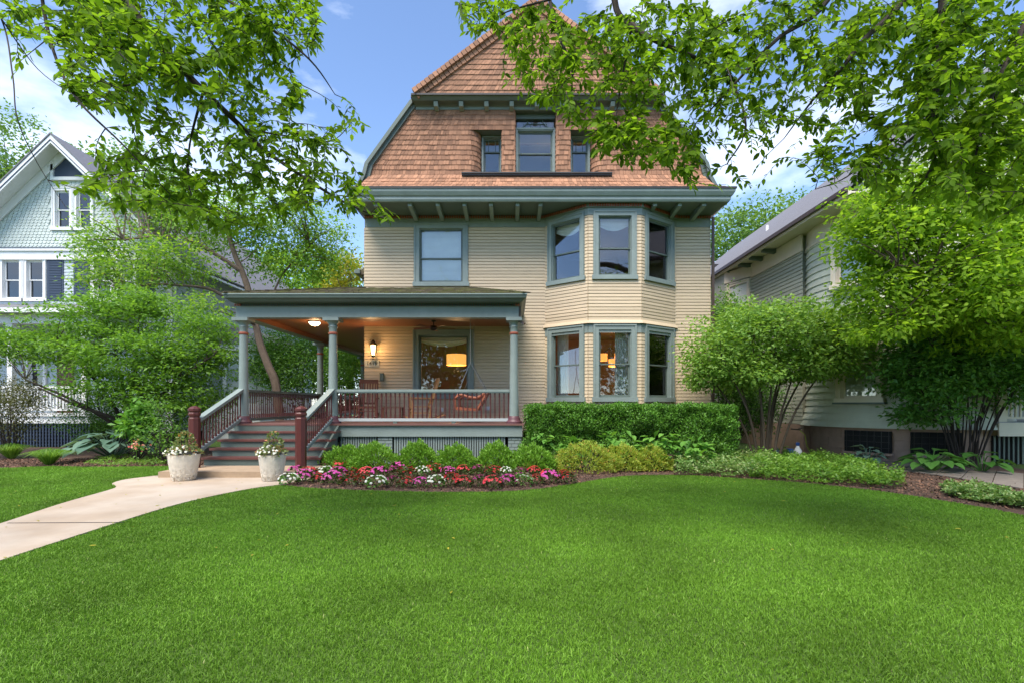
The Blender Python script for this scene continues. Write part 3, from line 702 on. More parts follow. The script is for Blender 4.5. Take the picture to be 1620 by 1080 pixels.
rocker('dark wooden rocking chair against the wall below the house number', (wx(584,14.75), 14.55, ZD), R(10), wood_d)
rocker('light oak rocking chair turned sideways in front of the porch window', (wx(664,14.3), 14.3, ZD), R(-72), wood_l)
tb = thing('side_table', 'low dark wooden table between the two rocking chairs', 'table', (wx(622,14.4), 14.4, ZD))
tx = wx(622,14.4)
MB().box(tx-.28, tx+.28, 14.2, 14.6, ZD+.38, ZD+.41).build('table_top', wood_d, tb)
for a in (-.24, .24):
    for b in (14.24, 14.56): MB().box(tx+a-.02, tx+a+.02, b-.02, b+.02, ZD, ZD+.38).build('leg', wood_d, tb)
MB().box(tx-.24, tx+.24, 14.25, 14.55, ZD+.1, ZD+.12).build('shelf', wood_d, tb)
# porch swing (faces left, hangs on chains)
sxw = wx(750,14.2); swing = thing('porch_swing', 'reddish wooden porch swing hanging on chains near the right column', 'swing', (sxw, 14.2, ZD+.35))
wick = mat('red_brown_wood', (.30,.10,.055), .5, .2, 8)
sec = [(-.42,.46),(-.34,.42),(-.2,.42),(0,.47),(.14,.50)]
def sw(u, y, z): return (sxw+u, y, ZD+z)
for i in range(7):
    u0 = -.42+i*.08; MB().box(sxw+u0, sxw+u0+.065, 13.55, 14.85, ZD+.40-.008*i, ZD+.42-.008*i).build('seat_slat', wick, swing)
for i in range(6):
    t_ = i/5; MB().beam(sw(.16+.24*t_,13.55,.42+.42*t_), sw(.16+.24*t_,14.85,.42+.42*t_), .02, .07).build('back_slat', wick, swing)
for y in (13.55, 14.85):
    MB().tube([sw(-.46,y,.38), sw(-.47,y,.62), sw(-.38,y,.74), sw(-.26,y,.74), sw(-.1,y,.68), sw(.1,y,.66), sw(.26,y,.72), sw(.36,y,.84)], .04, 7).build('arm', wick, swing, smooth=True)
    MB().beam(sw(-.45,y,.37), sw(.16,y,.34), .04, .07).build('seat_rail', wick, swing)
    MB().beam(sw(.12,y,.34), sw(.42,y,.86), .05, .05).build('back_post', wick, swing)
    MB().tube([sw(.36,y,.84), sw(-.05,y,1.6), sw(-.05,y,2.83)], .009, 5).tube([sw(-.42,y,.72), sw(-.05,y,1.6)], .009, 5).build('chain', mat('chain_steel', (.25,.25,.25), .4, .1, metal=.7) if y < 14 else bpy.data.materials['chain_steel'], swing)
# indoors
def drum(t, x, y, z, r, h, mt=shadeglow):
    o = MB(); n = 24
    for j in range(n):
        a, b = 2*math.pi*j/n, 2*math.pi*(j+1)/n
        o.poly([(x+r*math.cos(a),y+r*math.sin(a),z), (x+r*math.cos(b),y+r*math.sin(b),z), (x+r*math.cos(b),y+r*math.sin(b),z+h), (x+r*math.cos(a),y+r*math.sin(a),z+h)])
    return o.build('lamp_shade', mt, t, smooth=True)
X, Y, Z = px(722, 569, 17.0)
pd = thing('pendant_lamp', 'lit yellow drum pendant lamp seen through the porch window', 'lamp', (X, Y, 3.95))
drum(pd, X, Y, Z-.18, .33, .36); MB().tube([(X,Y,Z+.1), (X,Y,3.95)], .012, 6).build('rod', iron, pd); attach(lamp_light('pendant_bulb', (X,Y,Z-.35), 16), pd)
al = thing('arc_lamp', 'arched floor lamp with three lit amber drum shades inside the lower bay', 'lamp', (wx(990,17.2), 17.2, 1.1))
for (x, y, r_) in ((954, 566, .14), (971, 574.5, .17), (981, 565, .18)):
    X, Y, Z = px(x, y, 16.6+.3*r_); drum(al, X, Y, Z-.1, r_, .24)
    MB().tube([(wx(990,17.2),17.2,1.1), px(986,600,17.1), px(978,555,16.9), px(965,550,16.8), (X,Y,Z+.16)], .012, 6).build('arc_arm', iron, al)
MB().lathe([(.2,0),(.2,.03),(.03,.05)], (wx(990,17.2),17.2,1.1), 20).build('foot', iron, al)
attach(lamp_light('arc_bulb', (wx(970,17), 16.7, 2.5), 40), al)
up = thing('wall_sconce', 'lit bowl sconce inside the upper bay room', 'lamp', px(951, 384, 19.9))
X, Y, Z = px(951, 384, 19.8); MB().lathe([(.05,-.2),(.2,-.02),(.22,.02)], (X,Y,Z), 16).build('bowl', shadeglow, up, smooth=True); attach(lamp_light('sconce_bulb', (X,Y-.15,Z+.25), 50), up)
so = thing('armchair', 'pale upholstered armchair inside the left lower bay window', 'armchair', (wx(905,16.6), 16.6, 1.1))
ux, uy = wx(903,16.6), 16.6; fab = mat('pale_upholstery', (.42,.36,.27), .85, .1, 6)
MB().box(ux-.4, ux+.4, uy-.35, uy+.35, 1.25, 1.5).build('seat', fab, so); MB().hexa([(ux-.42,uy-.3,1.3),(ux-.25,uy-.3,1.3),(ux-.25,uy+.35,1.3),(ux-.42,uy+.35,1.3),(ux-.45,uy-.25,2.15),(ux-.3,uy-.25,2.12),(ux-.3,uy+.3,2.12),(ux-.45,uy+.3,2.15)]).build('backrest', fab, so)
MB().box(ux-.4, ux+.4, uy-.4, uy-.3, 1.2, 1.72).box(ux-.4, ux+.4, uy+.3, uy+.4, 1.2, 1.72).build('armrest', fab, so); MB().box(ux-.35, ux+.35, uy-.3, uy+.3, 1.1, 1.25).build('base', wood_d, so)
ca = thing('sideboard', 'dark sideboard inside the porch window', 'cabinet', (wx(715,18), 18, 1.1))
MB().box(wx(690,18), wx(745,18), 17.8, 18.2, 1.15, 2.0).build('body', dark, ca); MB().box(wx(689,18), wx(746,18), 17.78, 18.2, 2.0, 2.04).build('top', wood_d, ca)

# ================================================================== LEFT NEIGHBOUR
blue = mat('pale_blue_siding', (.46,.52,.56), .6, .06, 3, attr=.04)
scal = mat('pale_grey_green_scallops', (.50,.55,.52), .65, .06, 4, attr=.07)
navy = mat('navy_paint', (.035,.05,.085), .5, .1)
slate = mat('grey_asphalt_shingles', (.15,.15,.17), .9, .18, 14, bump=.4, bscale=50)
darkglass = glassmat('neighbour_glass', (.25,.27,.3), .05)
lh = thing('house', 'pale grey green gabled house with blue siding behind the maple', 'house', (-17.6, 20, 0))
YF = 20.0; LX0, LX1 = -21.8, -13.45; fl = frame(0, YF, 1, YF); GXL = -17.6; ZT = 7.5; ZAP = 11.5
def nwin(parent, fr, u0, u1, z0, z1, cas=.14, trim=white, **k): return window(parent, fr, u0, u1, z0, z1, cas, trim, white, darkglass, **k)
cutsL, holesL = [], []
for a, b, z0, z1 in ((wx(0,YF), wx(38,YF), wz(476,YF), wz(407,YF)), (wx(38,YF)+.003, wx(75,YF), wz(476,YF), wz(407,YF)), (wx(145,YF), wx(182,YF), wz(478,YF), wz(407,YF)), (wx(182,YF)+.003, wx(218,YF), wz(478,YF), wz(407,YF)), (wx(40,YF), wx(75,YF), 1.9, 4.0), (wx(205,YF), wx(240,YF), 1.9, 4.0)):
    w_, c_, h_ = nwin(lh, fl, a, b, z0, z1); cutsL.append(c_); holesL.append(h_)
for a, b in ((wx(83,YF), wx(117,YF)-.003), (wx(117,YF), wx(150,YF))):
    w_, c_, h_ = nwin(lh, fl, a, b, wz(364,YF), wz(297,YF), fill='top'); cutsL.append(c_); holesL.append(h_)
for a in (wx(76,YF), wx(219,YF), wx(118,YF)): 
    sh_ = MB().box(a, a+.65, .002, .05, wz(476,YF), wz(407,YF), fl).build('shutter', navy, lh)
    for i in range(16): MB().box(a+.07, a+.58, .05, .065, wz(476,YF)+.08+i*.1, wz(476,YF)+.14+i*.1, fl).build('louver', navy, sh_)
mb = MB(); wall_sheet(mb, fl, LX0, LX1, .4, ZT, holesL)
flr = frame(LX1, YF, LX1, 34); wall_sheet(mb, flr, 0, 14, .4, ZT, [])
lwall = mb.build('wall', blue, lh)
clapboards(lwall, fl, LX0, LX1, 4.6, ZT-.3, cutsL, .125, blue, single=.9, maxn=60)
clapboards(lwall, flr, 0, 14, 2.6, ZT-.1, [], .125, blue, single=1)
mb = MB(); ng = 12
gh = [h for h in holesL if h[3] > ZT+.3]
hwL = lambda z: (LX1-GXL)*(ZAP-z)/(ZAP-ZT)
for i in range(60):                                             # gable backing in thin strips with the window opening left out
    z0, z1 = ZT+(ZAP-ZT)*i/60, ZT+(ZAP-ZT)*(i+1)/60
    for a, b in spans(GXL-hwL(z0), GXL+hwL(z0), [(h[0], h[1]) for h in gh if h[2] < (z0+z1)/2 < h[3]]): mb.poly([fl(a,0,z0), fl(b,0,z0), fl(b,0,z1), fl(a,0,z1)])
lgable = mb.build('gable', scal, lh)
V, Fq, at_ = [], [], []; z = ZT+.12; r = 0; sp = .155
while z < ZAP-.3:
    for a, b in spans(GXL-hwL(z)+.05, GXL+hwL(z)-.05, [(c[0], c[1]) for c in cutsL if c[2] < z+.1 < c[3]]):
        u = a+(sp/2 if r % 2 else 0)
        while u+sp < b:
            n = len(V); q = sp*.94; d0, d1 = .028, .004
            for (p, zz, dd_) in ((0, z+.05, d0), (q*.18, z+.012, d0), (q*.5, z, d0), (q*.82, z+.012, d0), (q, z+.05, d0), (q, z+.16, d1), (0, z+.16, d1)): V.append(fl(u+p, dd_, zz))
            for (p, zz) in ((0, z+.05), (q*.18, z+.012), (q*.5, z), (q*.82, z+.012), (q, z+.05)): V.append(fl(u+p, 0, zz))
            Fq += [(n,n+1,n+5,n+6), (n+1,n+2,n+4,n+5), (n+2,n+3,n+4,n+4), (n,n+7,n+8,n+1), (n+1,n+8,n+9,n+2), (n+2,n+9,n+10,n+3), (n+3,n+10,n+11,n+4)]
            at_ += [rnd.random()]*12; u += sp
    z += .115; r += 1
tri = []
for q in Fq:
    tri.append(q[:3]); 
    if q[2] != q[3]: tri.append((q[0], q[2], q[3]))
link('scallop_shingles', fast_mesh('scallop_shingles', np.array(V), np.array(tri), scal, np.array(at_)), lgable, 'stuff')
MB().box(LX0-.1, LX1+.1, 0, .10, ZT-.3, ZT+.1, fl).box(LX0-.1, LX1+.1, .10, .16, ZT+.03, ZT+.12, fl).build('trim_band', white, lh)
MB().box(LX0-.1, LX1+.1, .0, .165, ZT+.122, ZT+.16, fl).build('band_cap', navy, lh)
MB().box(LX1-.2, LX1+.03, 0, .05, .4, ZT-.31, fl).box(LX1, LX1+.05, -.2, 0, .4, ZT-.31, fl).build('corner_board', white, lh)
vx0, vx1 = wx(83,YF), wx(143,YF)                                 # louvred apex panel
MB().box(vx0, vx1, .0, .12, wz(287,YF), wz(282,YF), fl).box(vx0, vx0+.1, .0, .1, wz(282,YF), wz(262,YF), fl).box(vx1-.1, vx1, .0, .1, wz(282,YF), wz(262,YF), fl).build('apex_frame', white, lh)
ap = MB().poly([fl(vx0+.1,.03,wz(282,YF)), fl(vx1-.1,.03,wz(282,YF)), fl(vx1-.1,.03,wz(262,YF)), fl(GXL,.03,ZAP-.25), fl(vx0+.1,.03,wz(262,YF))]).build('apex_panel', navy, lh)
rfl = MB()
for sg in (-1, 1):
    ex = 5.0; zb = ZAP-(ZAP-ZT)/(LX1-GXL)*ex
    for y0, y1, o, t_ in ((YF-.75, 34, .30, .06),):
        rfl.hexa([(GXL,y0,ZAP+o), (GXL+sg*ex,y0,zb+o), (GXL+sg*ex,y1,zb+o), (GXL,y1,ZAP+o), (GXL,y0,ZAP+o+t_), (GXL+sg*ex,y0,zb+o+t_), (GXL+sg*ex,y1,zb+o+t_), (GXL,y1,ZAP+o+t_)])
    MB().hexa([(GXL,YF-.72,ZAP-.02), (GXL+sg*ex,YF-.72,zb-.02), (GXL+sg*ex,YF-.66,zb-.02), (GXL,YF-.66,ZAP-.02), (GXL,YF-.72,ZAP+.29), (GXL+sg*ex,YF-.72,zb+.29), (GXL+sg*ex,YF-.66,zb+.29), (GXL,YF-.66,ZAP+.29)]).build('barge_board', white, lh)
    MB().hexa([(GXL,YF-.66,ZAP+.14), (GXL+sg*ex,YF-.66,zb+.14), (GXL+sg*ex,34,zb+.14), (GXL,34,ZAP+.14), (GXL,YF-.66,ZAP+.2), (GXL+sg*ex,YF-.66,zb+.2), (GXL+sg*ex,34,zb+.2), (GXL,34,ZAP+.2)]).build('soffit', white, lh)
    MB().hexa([(GXL,YF-.1,ZAP-.28), (GXL+sg*ex,YF-.1,zb-.28), (GXL+sg*ex,YF-.04,zb-.28), (GXL,YF-.04,ZAP-.28), (GXL,YF-.1,ZAP+.13), (GXL+sg*ex,YF-.1,zb+.13), (GXL+sg*ex,YF-.04,zb+.13), (GXL,YF-.04,ZAP+.13)]).build('rake_frieze', white, lh)
    MB().hexa([(GXL,YF-.74,ZAP+.07), (GXL+sg*ex,YF-.74,zb+.07), (GXL+sg*ex,YF-.722,zb+.07), (GXL,YF-.722,ZAP+.07), (GXL,YF-.74,ZAP+.11), (GXL+sg*ex,YF-.74,zb+.11), (GXL+sg*ex,YF-.722,zb+.11), (GXL,YF-.722,ZAP+.11)]).build('rake_line', navy, lh)
rfl.build('roof', slate, lh)
MB().box(LX0, LX1, YF-.002, 34, 0, .4).build('foundation', dark, lh)
# its porch
PY = 18.2; lp = MB().box(LX0-.2, -15.1, PY-.15, YF-.03, 1.1, 1.2).build('porch', white, lh)
MB().box(LX0-.2, -15.12, PY-.1, PY, .85, 1.1).box(-15.2, -15.12, PY, YF-.03, .85, 1.1).build('skirt_board', white, lp)
X = LX0
while X < -15.2: MB().box(X, X+.045, PY-.06, PY-.03, .0, .85).build('lattice_slat', navy, lp); X += .11
for i in range(7): MB().box(LX0, -15.2, PY-.03, PY-.005, .06+i*.12, .1+i*.12).build('lattice_slat', navy, lp)
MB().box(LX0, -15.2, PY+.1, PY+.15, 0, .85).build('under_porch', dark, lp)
for X in (-15.35, -18.0, -20.8): MB().box(X-.09, X+.09, PY-.09, PY+.09, 1.2, 4.4).box(X-.12, X+.12, PY-.12, PY+.12, 1.2, 1.35).box(X-.12, X+.12, PY-.12, PY+.12, 4.25, 4.4).build('post', white, lp)
MB().box(LX0, -15.44, PY-.05, PY+.05, 2.1, 2.18).box(LX0, -15.44, PY-.04, PY+.04, 1.3, 1.37).build('handrail', white, lp)
X = LX0
while X < -15.5: MB().box(X, X+.05, PY-.025, PY+.025, 1.37, 2.1).build('baluster', white, lp); X += .115
MB().box(LX0-.3, -15.0, PY-.15, PY+.15, 4.4, 4.75).build('beam', white, lp)
MB().hexa([(LX0-.6,PY-.5,4.76), (-14.7,PY-.5,4.76), (-14.9,YF-.03,5.35), (LX0-.6,YF-.03,5.35), (LX0-.6,PY-.5,4.86), (-14.7,PY-.5,4.86), (-14.9,YF-.03,5.45), (LX0-.6,YF-.03,5.45)]).build('porch_roof', slate, lp)
MB().box(LX0-.6, -14.68, PY-.54, PY-.5, 4.72, 4.88).build('porch_fascia', white, lp)
dr = MB().box(wx(92,YF), wx(118,YF), .002, .06, 1.2, 3.6, fl).build('door', mat('dark_red_door', (.11,.03,.02), .4, .1), lh)
MB().box(wx(114,YF), wx(116,YF), .06, .1, 2.2, 2.3, fl).build('handle', iron, dr)
# white sun room on its right side
sn = MB().box(-13.40, -10.95, 22.0, 27, 0, 4.0).build('sun_room', white, lh)
MB().hexa([(-13.4,21.7,4.1), (-10.6,21.7,4.1), (-10.6,27.3,4.1), (-13.4,27.3,4.1), (-13.4,22.6,5.0), (-12.2,22.6,5.0), (-12.2,27.3,5.0), (-13.4,27.3,5.0)]).build('sun_room_roof', slate, sn)
MB().box(-13.4, -10.65, 21.75, 22.0, 3.85, 4.09).box(-10.95, -10.7, 22, 27, 3.85, 4.09).build('sun_room_cornice', white, sn)
for a in (-13.2, -12.4, -11.7): MB().box(a, a+.6, 21.96, 21.998, 1.6, 3.4).build('sun_room_pane', mat('sunroom_glass', (.3,.35,.36), .1, .1) if a < -13 else bpy.data.materials['sunroom_glass'], sn)

# ================================================================== RIGHT NEIGHBOUR
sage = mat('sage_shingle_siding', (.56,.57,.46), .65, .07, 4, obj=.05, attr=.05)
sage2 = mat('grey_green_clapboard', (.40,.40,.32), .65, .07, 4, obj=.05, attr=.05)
cream = mat('cream_paint', (.66,.58,.47), .55, .06, 3)
pinkst = mat('pink_sandstone', (.36,.24,.18), .85, .15, 5, bump=.3, bscale=25, obj=.1)
rh = thing('house', 'sage green shingled house with rounded tower and grey roof at the right', 'house', (13.6, 16.2, 0))
TX, TY, TR = 11.6, 15.2, 2.4; RX = 9.2; ZE = 6.9
tw = MB(); tw.lathe([(TR-.03,.88),(TR-.03,ZE+.1)], (TX,TY,0), 56)
tower = tw.build('tower', sage, rh)
z = .88; r = 0
while z < 6.35:
    o = MB(); n = 56; fl0 = .16*max(0, 1-(z-.88)/.55)              # flared foot
    for j in range(n):
        a, b = 2*math.pi*j/n, 2*math.pi*(j+1)/n
        ra, rb = TR+.035+fl0, TR+.004+.16*max(0, 1-(z+.2-.88)/.55)
        ca_, sa, cb, sb_ = math.cos(a), math.sin(a), math.cos(b), math.sin(b)
        o.poly([(TX+ra*ca_,TY+ra*sa,z), (TX+ra*cb,TY+ra*sb_,z), (TX+rb*cb,TY+rb*sb_,z+.2), (TX+rb*ca_,TY+rb*sa,z+.2)])
        o.poly([(TX+(TR-.03)*ca_,TY+(TR-.03)*sa,z), (TX+(TR-.03)*cb,TY+(TR-.03)*sb_,z), (TX+ra*cb,TY+ra*sb_,z), (TX+ra*ca_,TY+ra*sa,z)])
    o.build('shingle_course', sage, tower, smooth=True); z += .2
MB().lathe([(TR+.05,6.33),(TR+.05,6.4),(TR+.01,6.42),(TR+.01,ZE+.05)], (TX,TY,0), 56).build('tower_frieze', cream, tower, smooth=True)
MB().lathe([(TR-.06,0),(TR-.06,.9)], (TX,TY,0), 56).build('tower_foundation', pinkst, tower, smooth=True)
for row in range(3):
    n = 18
    for j in range(n):
        a0 = 2*math.pi*(j+.5*(row % 2))/n+.01; a1 = a0+2*math.pi/n-.02
        if not (2.9 < a0 % 6.28 < 5.6): continue
        o = MB(); k = 4
        for i in range(k):
            a, b = a0+(a1-a0)*i/k, a0+(a1-a0)*(i+1)/k
            f_ = lambda q, rr, zz: (TX+rr*math.cos(q), TY+rr*math.sin(q), zz)
            z0, z1 = .29*row+.006, .29*row+.284
            o.hexa([f_(a,TR-.08,z0), f_(b,TR-.08,z0), f_(b,TR-.035,z0), f_(a,TR-.035,z0), f_(a,TR-.08,z1), f_(b,TR-.08,z1), f_(b,TR-.035,z1), f_(a,TR-.035,z1)])
        o.build('stone_block', pinkst, tower)
def tframe(x, off=.0):
    k = (x-CX)/FPX; A = k*k+1; B = -2*(k*TX+TY); C_ = TX*TX+TY*TY-TR*TR
    t = (-B-math.sqrt(B*B-4*A*C_))/(2*A); nx, ny = (k*t-TX)/TR, (t-TY)/TR
    return frame(k*t+nx*off, t+ny*off, k*t+nx*off-ny, t+ny*off+nx)
cream_blind = mat('pale_roller_blind', (.6,.62,.6), .8, .05)
for x, z0, z1, wd in ((1362, wz(634,13.9), 3.75, 1.15), (1352, wz(452,14), wz(350,14), 1.1), (1490, 1.75, 3.75, 1.1)):
    ft = tframe(x, .12); w_, c_, h_ = window(rh, ft, -wd/2, wd/2, z0, z1, .14, cream, cream, glass, fill=None, depth=.1)
    MB().box(-wd/2+.13, wd/2-.13, -.125, -.115, z0+.1, z1-.14, ft).build('blind', cream_blind, w_)
    MB().box(-wd/2-.06, wd/2+.06, -.1, .11, z0-.08, z0-.031, ft).build('dark_sill', green_d, w_)
for x in (1372, 1482):
    ft = tframe(x, -.02); o = MB().box(-.55, .55, -.03, .03, .22, .8, ft).build('basement_window', dark, rh)
    MB().box(-.6, .6, .0, .1, .16, .22, ft).build('basement_sill', pinkst, o)
    for i in range(7): MB().box(-.5+i*.165, -.485+i*.165, .04, .055, .24, .8, ft).build('bar', iron, o)
    for i in range(3): MB().box(-.53, .53, .056, .066, .34+i*.16, .355+i*.16, ft).build('bar', iron, o)
mb = MB(); fs_ = frame(RX, 30, RX, 16.0); wall_sheet(mb, fs_, 0, 14, .88, ZE, []); ff_ = frame(RX, 16.2, 18, 16.2); wall_sheet(mb, ff_, 0, 8.8, .88, ZE, [])
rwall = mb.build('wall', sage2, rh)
clapboards(rwall, fs_, 4.5, 14, .9, ZE-.55, [], .125, sage2, single=1)
MB().box(0, 14, .0, .05, ZE-.55, ZE-.02, fs_).build('frieze_board', cream, rh)
MB().box(RX-.03, 17.9, 15.9, 30, 0, .88).build('foundation', pinkst, rh)
fb = MB().box(7.0, 8.2, -.02, .06, .25, .8, frame(RX-.03, 30, RX-.03, 16.0)).build('basement_window', dark, rh)
MB().box(6.9, 8.3, -.02, .1, .18, .25, frame(RX-.03, 30, RX-.03, 16.0)).build('basement_sill', pinkst, fb)
# canted side bay with a window
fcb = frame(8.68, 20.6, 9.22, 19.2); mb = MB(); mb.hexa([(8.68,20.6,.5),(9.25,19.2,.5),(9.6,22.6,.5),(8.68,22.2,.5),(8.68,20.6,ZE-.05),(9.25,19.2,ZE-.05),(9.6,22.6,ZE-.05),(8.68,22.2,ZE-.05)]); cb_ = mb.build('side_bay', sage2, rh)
w_, c_, h_ = window(rh, fcb, .15, 1.3, 4.3, ZE-.55, .14, cream, cream, glass, depth=.05)
MB().box(.3, 1.15, .005, .012, 4.4, ZE-.7, fcb).build('blind', cream_blind, w_)
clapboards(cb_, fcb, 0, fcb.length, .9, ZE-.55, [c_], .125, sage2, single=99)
MB().box(0, fcb.length, .0, .045, ZE-.5, ZE-.06, fcb).build('bay_frieze', cream, cb_)
# roof with eave
RE, RR_, ZR = 8.6, 13.6, 11.1
ro = MB(); sl = (ZR-ZE)/(RR_-RE)
ro.hexa([(RE,12.9,ZE+.12), (RR_,12.9,ZR), (RR_,31,ZR), (RE,31,ZE+.12), (RE,12.9,ZE+.2), (RR_,12.9,ZR+.08), (RR_,31,ZR+.08), (RE,31,ZE+.2)])
ro.hexa([(18.6,12.9,ZE+.12), (RR_,12.9,ZR), (RR_,31,ZR), (18.6,31,ZE+.12), (18.6,12.9,ZE+.2), (RR_,12.9,ZR+.08), (RR_,31,ZR+.08), (18.6,31,ZE+.2)])
rroof = ro.build('roof', slate, rh)
MB().box(RE-.02, RE+.06, 12.9, 31, ZE-.05, ZE+.115).box(RE+.06, RX+.3, 12.9, 31, ZE-.0, ZE+.04).build('fascia', cream, rh)
MB().box(RE-.12, RE-.025, 12.9, 31, ZE+.03, ZE+.14).build('gutter', browns, rh)
MB().box(RR_-4.6, RR_+4.6, 13.15, 13.25, ZE+.1, ZE+.3).poly([(RE+.3,13.2,ZE+.2),(18.3,13.2,ZE+.2),(RR_,13.2,ZR-.1)]).build('front_gable', sage, rh)
gs = MB(); z = ZE+.35
while z < ZR-.35:
    h_ = (ZR-.1-z)/(ZR-.1-ZE-.2)*4.7; gs.hexa([(RR_-h_,13.17,z),(RR_+h_,13.17,z),(RR_+h_,13.2,z),(RR_-h_,13.2,z),(RR_-h_+.15,13.19,z+.17),(RR_+h_-.15,13.19,z+.17),(RR_+h_-.15,13.2,z+.17),(RR_-h_+.15,13.2,z+.17)]); z += .18
gs.build('gable_courses', sage, rh, kind='stuff')
for Y in (17.6, 18.5, 19.4, 20.4, 21.6): MB().hexa([(RE+.1,Y-.08,ZE-.1),(RX,Y-.08,ZE-.16),(RX,Y+.08,ZE-.16),(RE+.1,Y+.08,ZE-.1),(RE+.1,Y-.08,ZE-.001),(RX,Y-.08,ZE-.001),(RX,Y+.08,ZE-.001),(RE+.1,Y+.08,ZE-.001)]).build('bracket', green_d, rh)
MB().lathe([(.06,0),(.06,.3)], (10.6,21.0,ZE+sl*2.0+.05), 10).build('vent_pipe', white, rroof)
MB().box(10.0, 10.25, 25, 25.3, ZE+sl*1.5+.1, ZE+sl*1.5+.28).build('roof_vent', dkgutter, rroof)
# its front porch, mostly behind the dark shrub
rp_ = MB().box(12.2, 18, 12.7, 15.0, 1.0, 1.08).build('porch', mat('grey_porch_floor', (.25,.25,.25), .6, .1), rh)
MB().box(12.2, 18, 12.66, 12.7, .72, 1.06).build('skirt_board', cream, rp_)
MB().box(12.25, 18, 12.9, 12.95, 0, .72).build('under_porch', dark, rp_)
X = 12.25
while X < 17: MB().box(X, X+.04, 12.85, 12.87, 0, .72).build('lattice_slat', green_d, rp_); MB().box(X, X+.045, 12.78, 12.82, 1.2, 1.85).build('baluster', cream, rp_); X += .12
MB().box(12.2, 17, 12.76, 12.84, 1.85, 1.92).box(12.2, 17, 12.76, 12.84, 1.15, 1.2).build('handrail', cream, rp_)
for X in (12.35, 15): MB().box(X-.1, X+.1, 12.72, 12.9, 1.08, 3.8).build('post', cream, rp_)
MB().box(12.1, 18, 12.65, 12.95, 3.8, 4.2).build('beam', cream, rp_); MB().hexa([(11.9,12.3,4.2),(18.2,12.3,4.2),(18.2,15.0,4.9),(12.6,15.0,4.9),(11.9,12.3,4.3),(18.2,12.3,4.3),(18.2,15.0,5.0),(12.6,15.0,5.0)]).build('porch_roof', slate, rp_)
# ================================================================== GROUND
from mathutils.geometry import tessellate_polygon as tess
from mathutils import noise as mnoise
NPR = np.random.RandomState
soil = mat('garden_soil', (.045,.032,.02), .95, .3, 6, bump=.6, bscale=40)
mulch = mat('bark_mulch', (.085,.05,.035), .95, .35, 14, bump=.9, bscale=60)
turf = mat('turf_soil', (.06,.115,.014), .95, .3, 5, bump=.5, bscale=60)
def sheet(name, pts, z, mt, kind='structure', thick=None):
    m = MB()
    if thick:
        n = len(pts)
        for tr_ in tess([[Vector((x,y,0)) for x, y in pts]]): m.poly([(*pts[q],z) for q in tr_])
        for i in range(n):
            a, b = pts[i], pts[(i+1) % n]; m.poly([(*a,z-thick), (*b,z-thick), (*b,z), (*a,z)])
    else:
        for tr_ in tess([[Vector((x,y,0)) for x, y in pts]]): m.poly([(*pts[q],z) for q in tr_])
    return m.build(name, mt, kind=kind)
MB().poly([(-900,-900,-.012),(900,-900,-.012),(900,900,-.012),(-900,900,-.012)]).build('ground', turf, kind='structure')
def smooth_line(P, n=6):
    P = [np.array(p, float) for p in P]; out_ = []
    for i in range(len(P)-1):
        a, b, c, d = P[max(i-1,0)], P[i], P[i+1], P[min(i+2,len(P)-1)]
        for k in range(n):
            t = k/n; out_.append(tuple(.5*((2*b)+(c-a)*t+(2*a-5*b+4*c-d)*t*t+(3*b-a-3*c+d)*t**3)))
    return out_+[tuple(P[-1])]
edgeR = smooth_line([gnd(*p) for p in ((-160,945),(0,888),(140,842),(270,801),(350,782),(410,771),(446,766.5))])      # right edge of the walk
edgeL = smooth_line([gnd(*p) for p in ((-160,880),(0,829),(100,796),(170,776),(184,770),(178,764.5),(205,757.5),(264,751))])
bedF = smooth_line([gnd(*p) for p in ((446,766.5),(500,772),(600,776),(720,778),(830,775),(900,766),(960,756),(1010,751.5),(1090,751.5),(1180,757),(1300,766),(1430,782),(1540,800),(1640,819),(1750,845))])
walk = edgeR[::-1]; 
walkpoly = edgeR + [(-4.0,10.3), (-4.0,10.6), (-7.6,10.6)] + edgeL[::-1]
sheet('path', walkpoly, .016, concrete, thick=.06)
jl = gnd(12,828.5), gnd(196,827.5)
MB().hexa([(jl[0][0],jl[0][1]-.012,.0165),(jl[1][0],jl[1][1]-.012,.0165),(jl[1][0],jl[1][1]+.012,.0165),(jl[0][0],jl[0][1]+.012,.0165),(jl[0][0],jl[0][1]-.012,.0185),(jl[1][0],jl[1][1]-.012,.0185),(jl[1][0],jl[1][1]+.012,.0185),(jl[0][0],jl[0][1]+.012,.0185)]).build('path_joint', dark, kind='structure')
lawn = edgeR + bedF[1:] + [(12, 4.5), (12, 1.2), (-9, 1.2)]
bedpoly = bedF + [(12,5.2),(12,16),(-3.9,16),(-3.9,10.6)]
bedL = smooth_line([gnd(*p) for p in ((-200,742),(0,740),(80,737),(150,738),(264,737))])
lawn2 = edgeL + [(-7.35,10.4),(-7.35,12.3)] + bedL[::-1] + [(-20,10.5),(-20,6)]
bedLp = bedL + [(-7.3,12.4),(-7.3,18),(-24,18),(-24,11.7)]
for nm_, P in (('flower_bed', bedpoly), ('shrub_bed', bedLp)): sheet(nm_, P, .004, mulch)
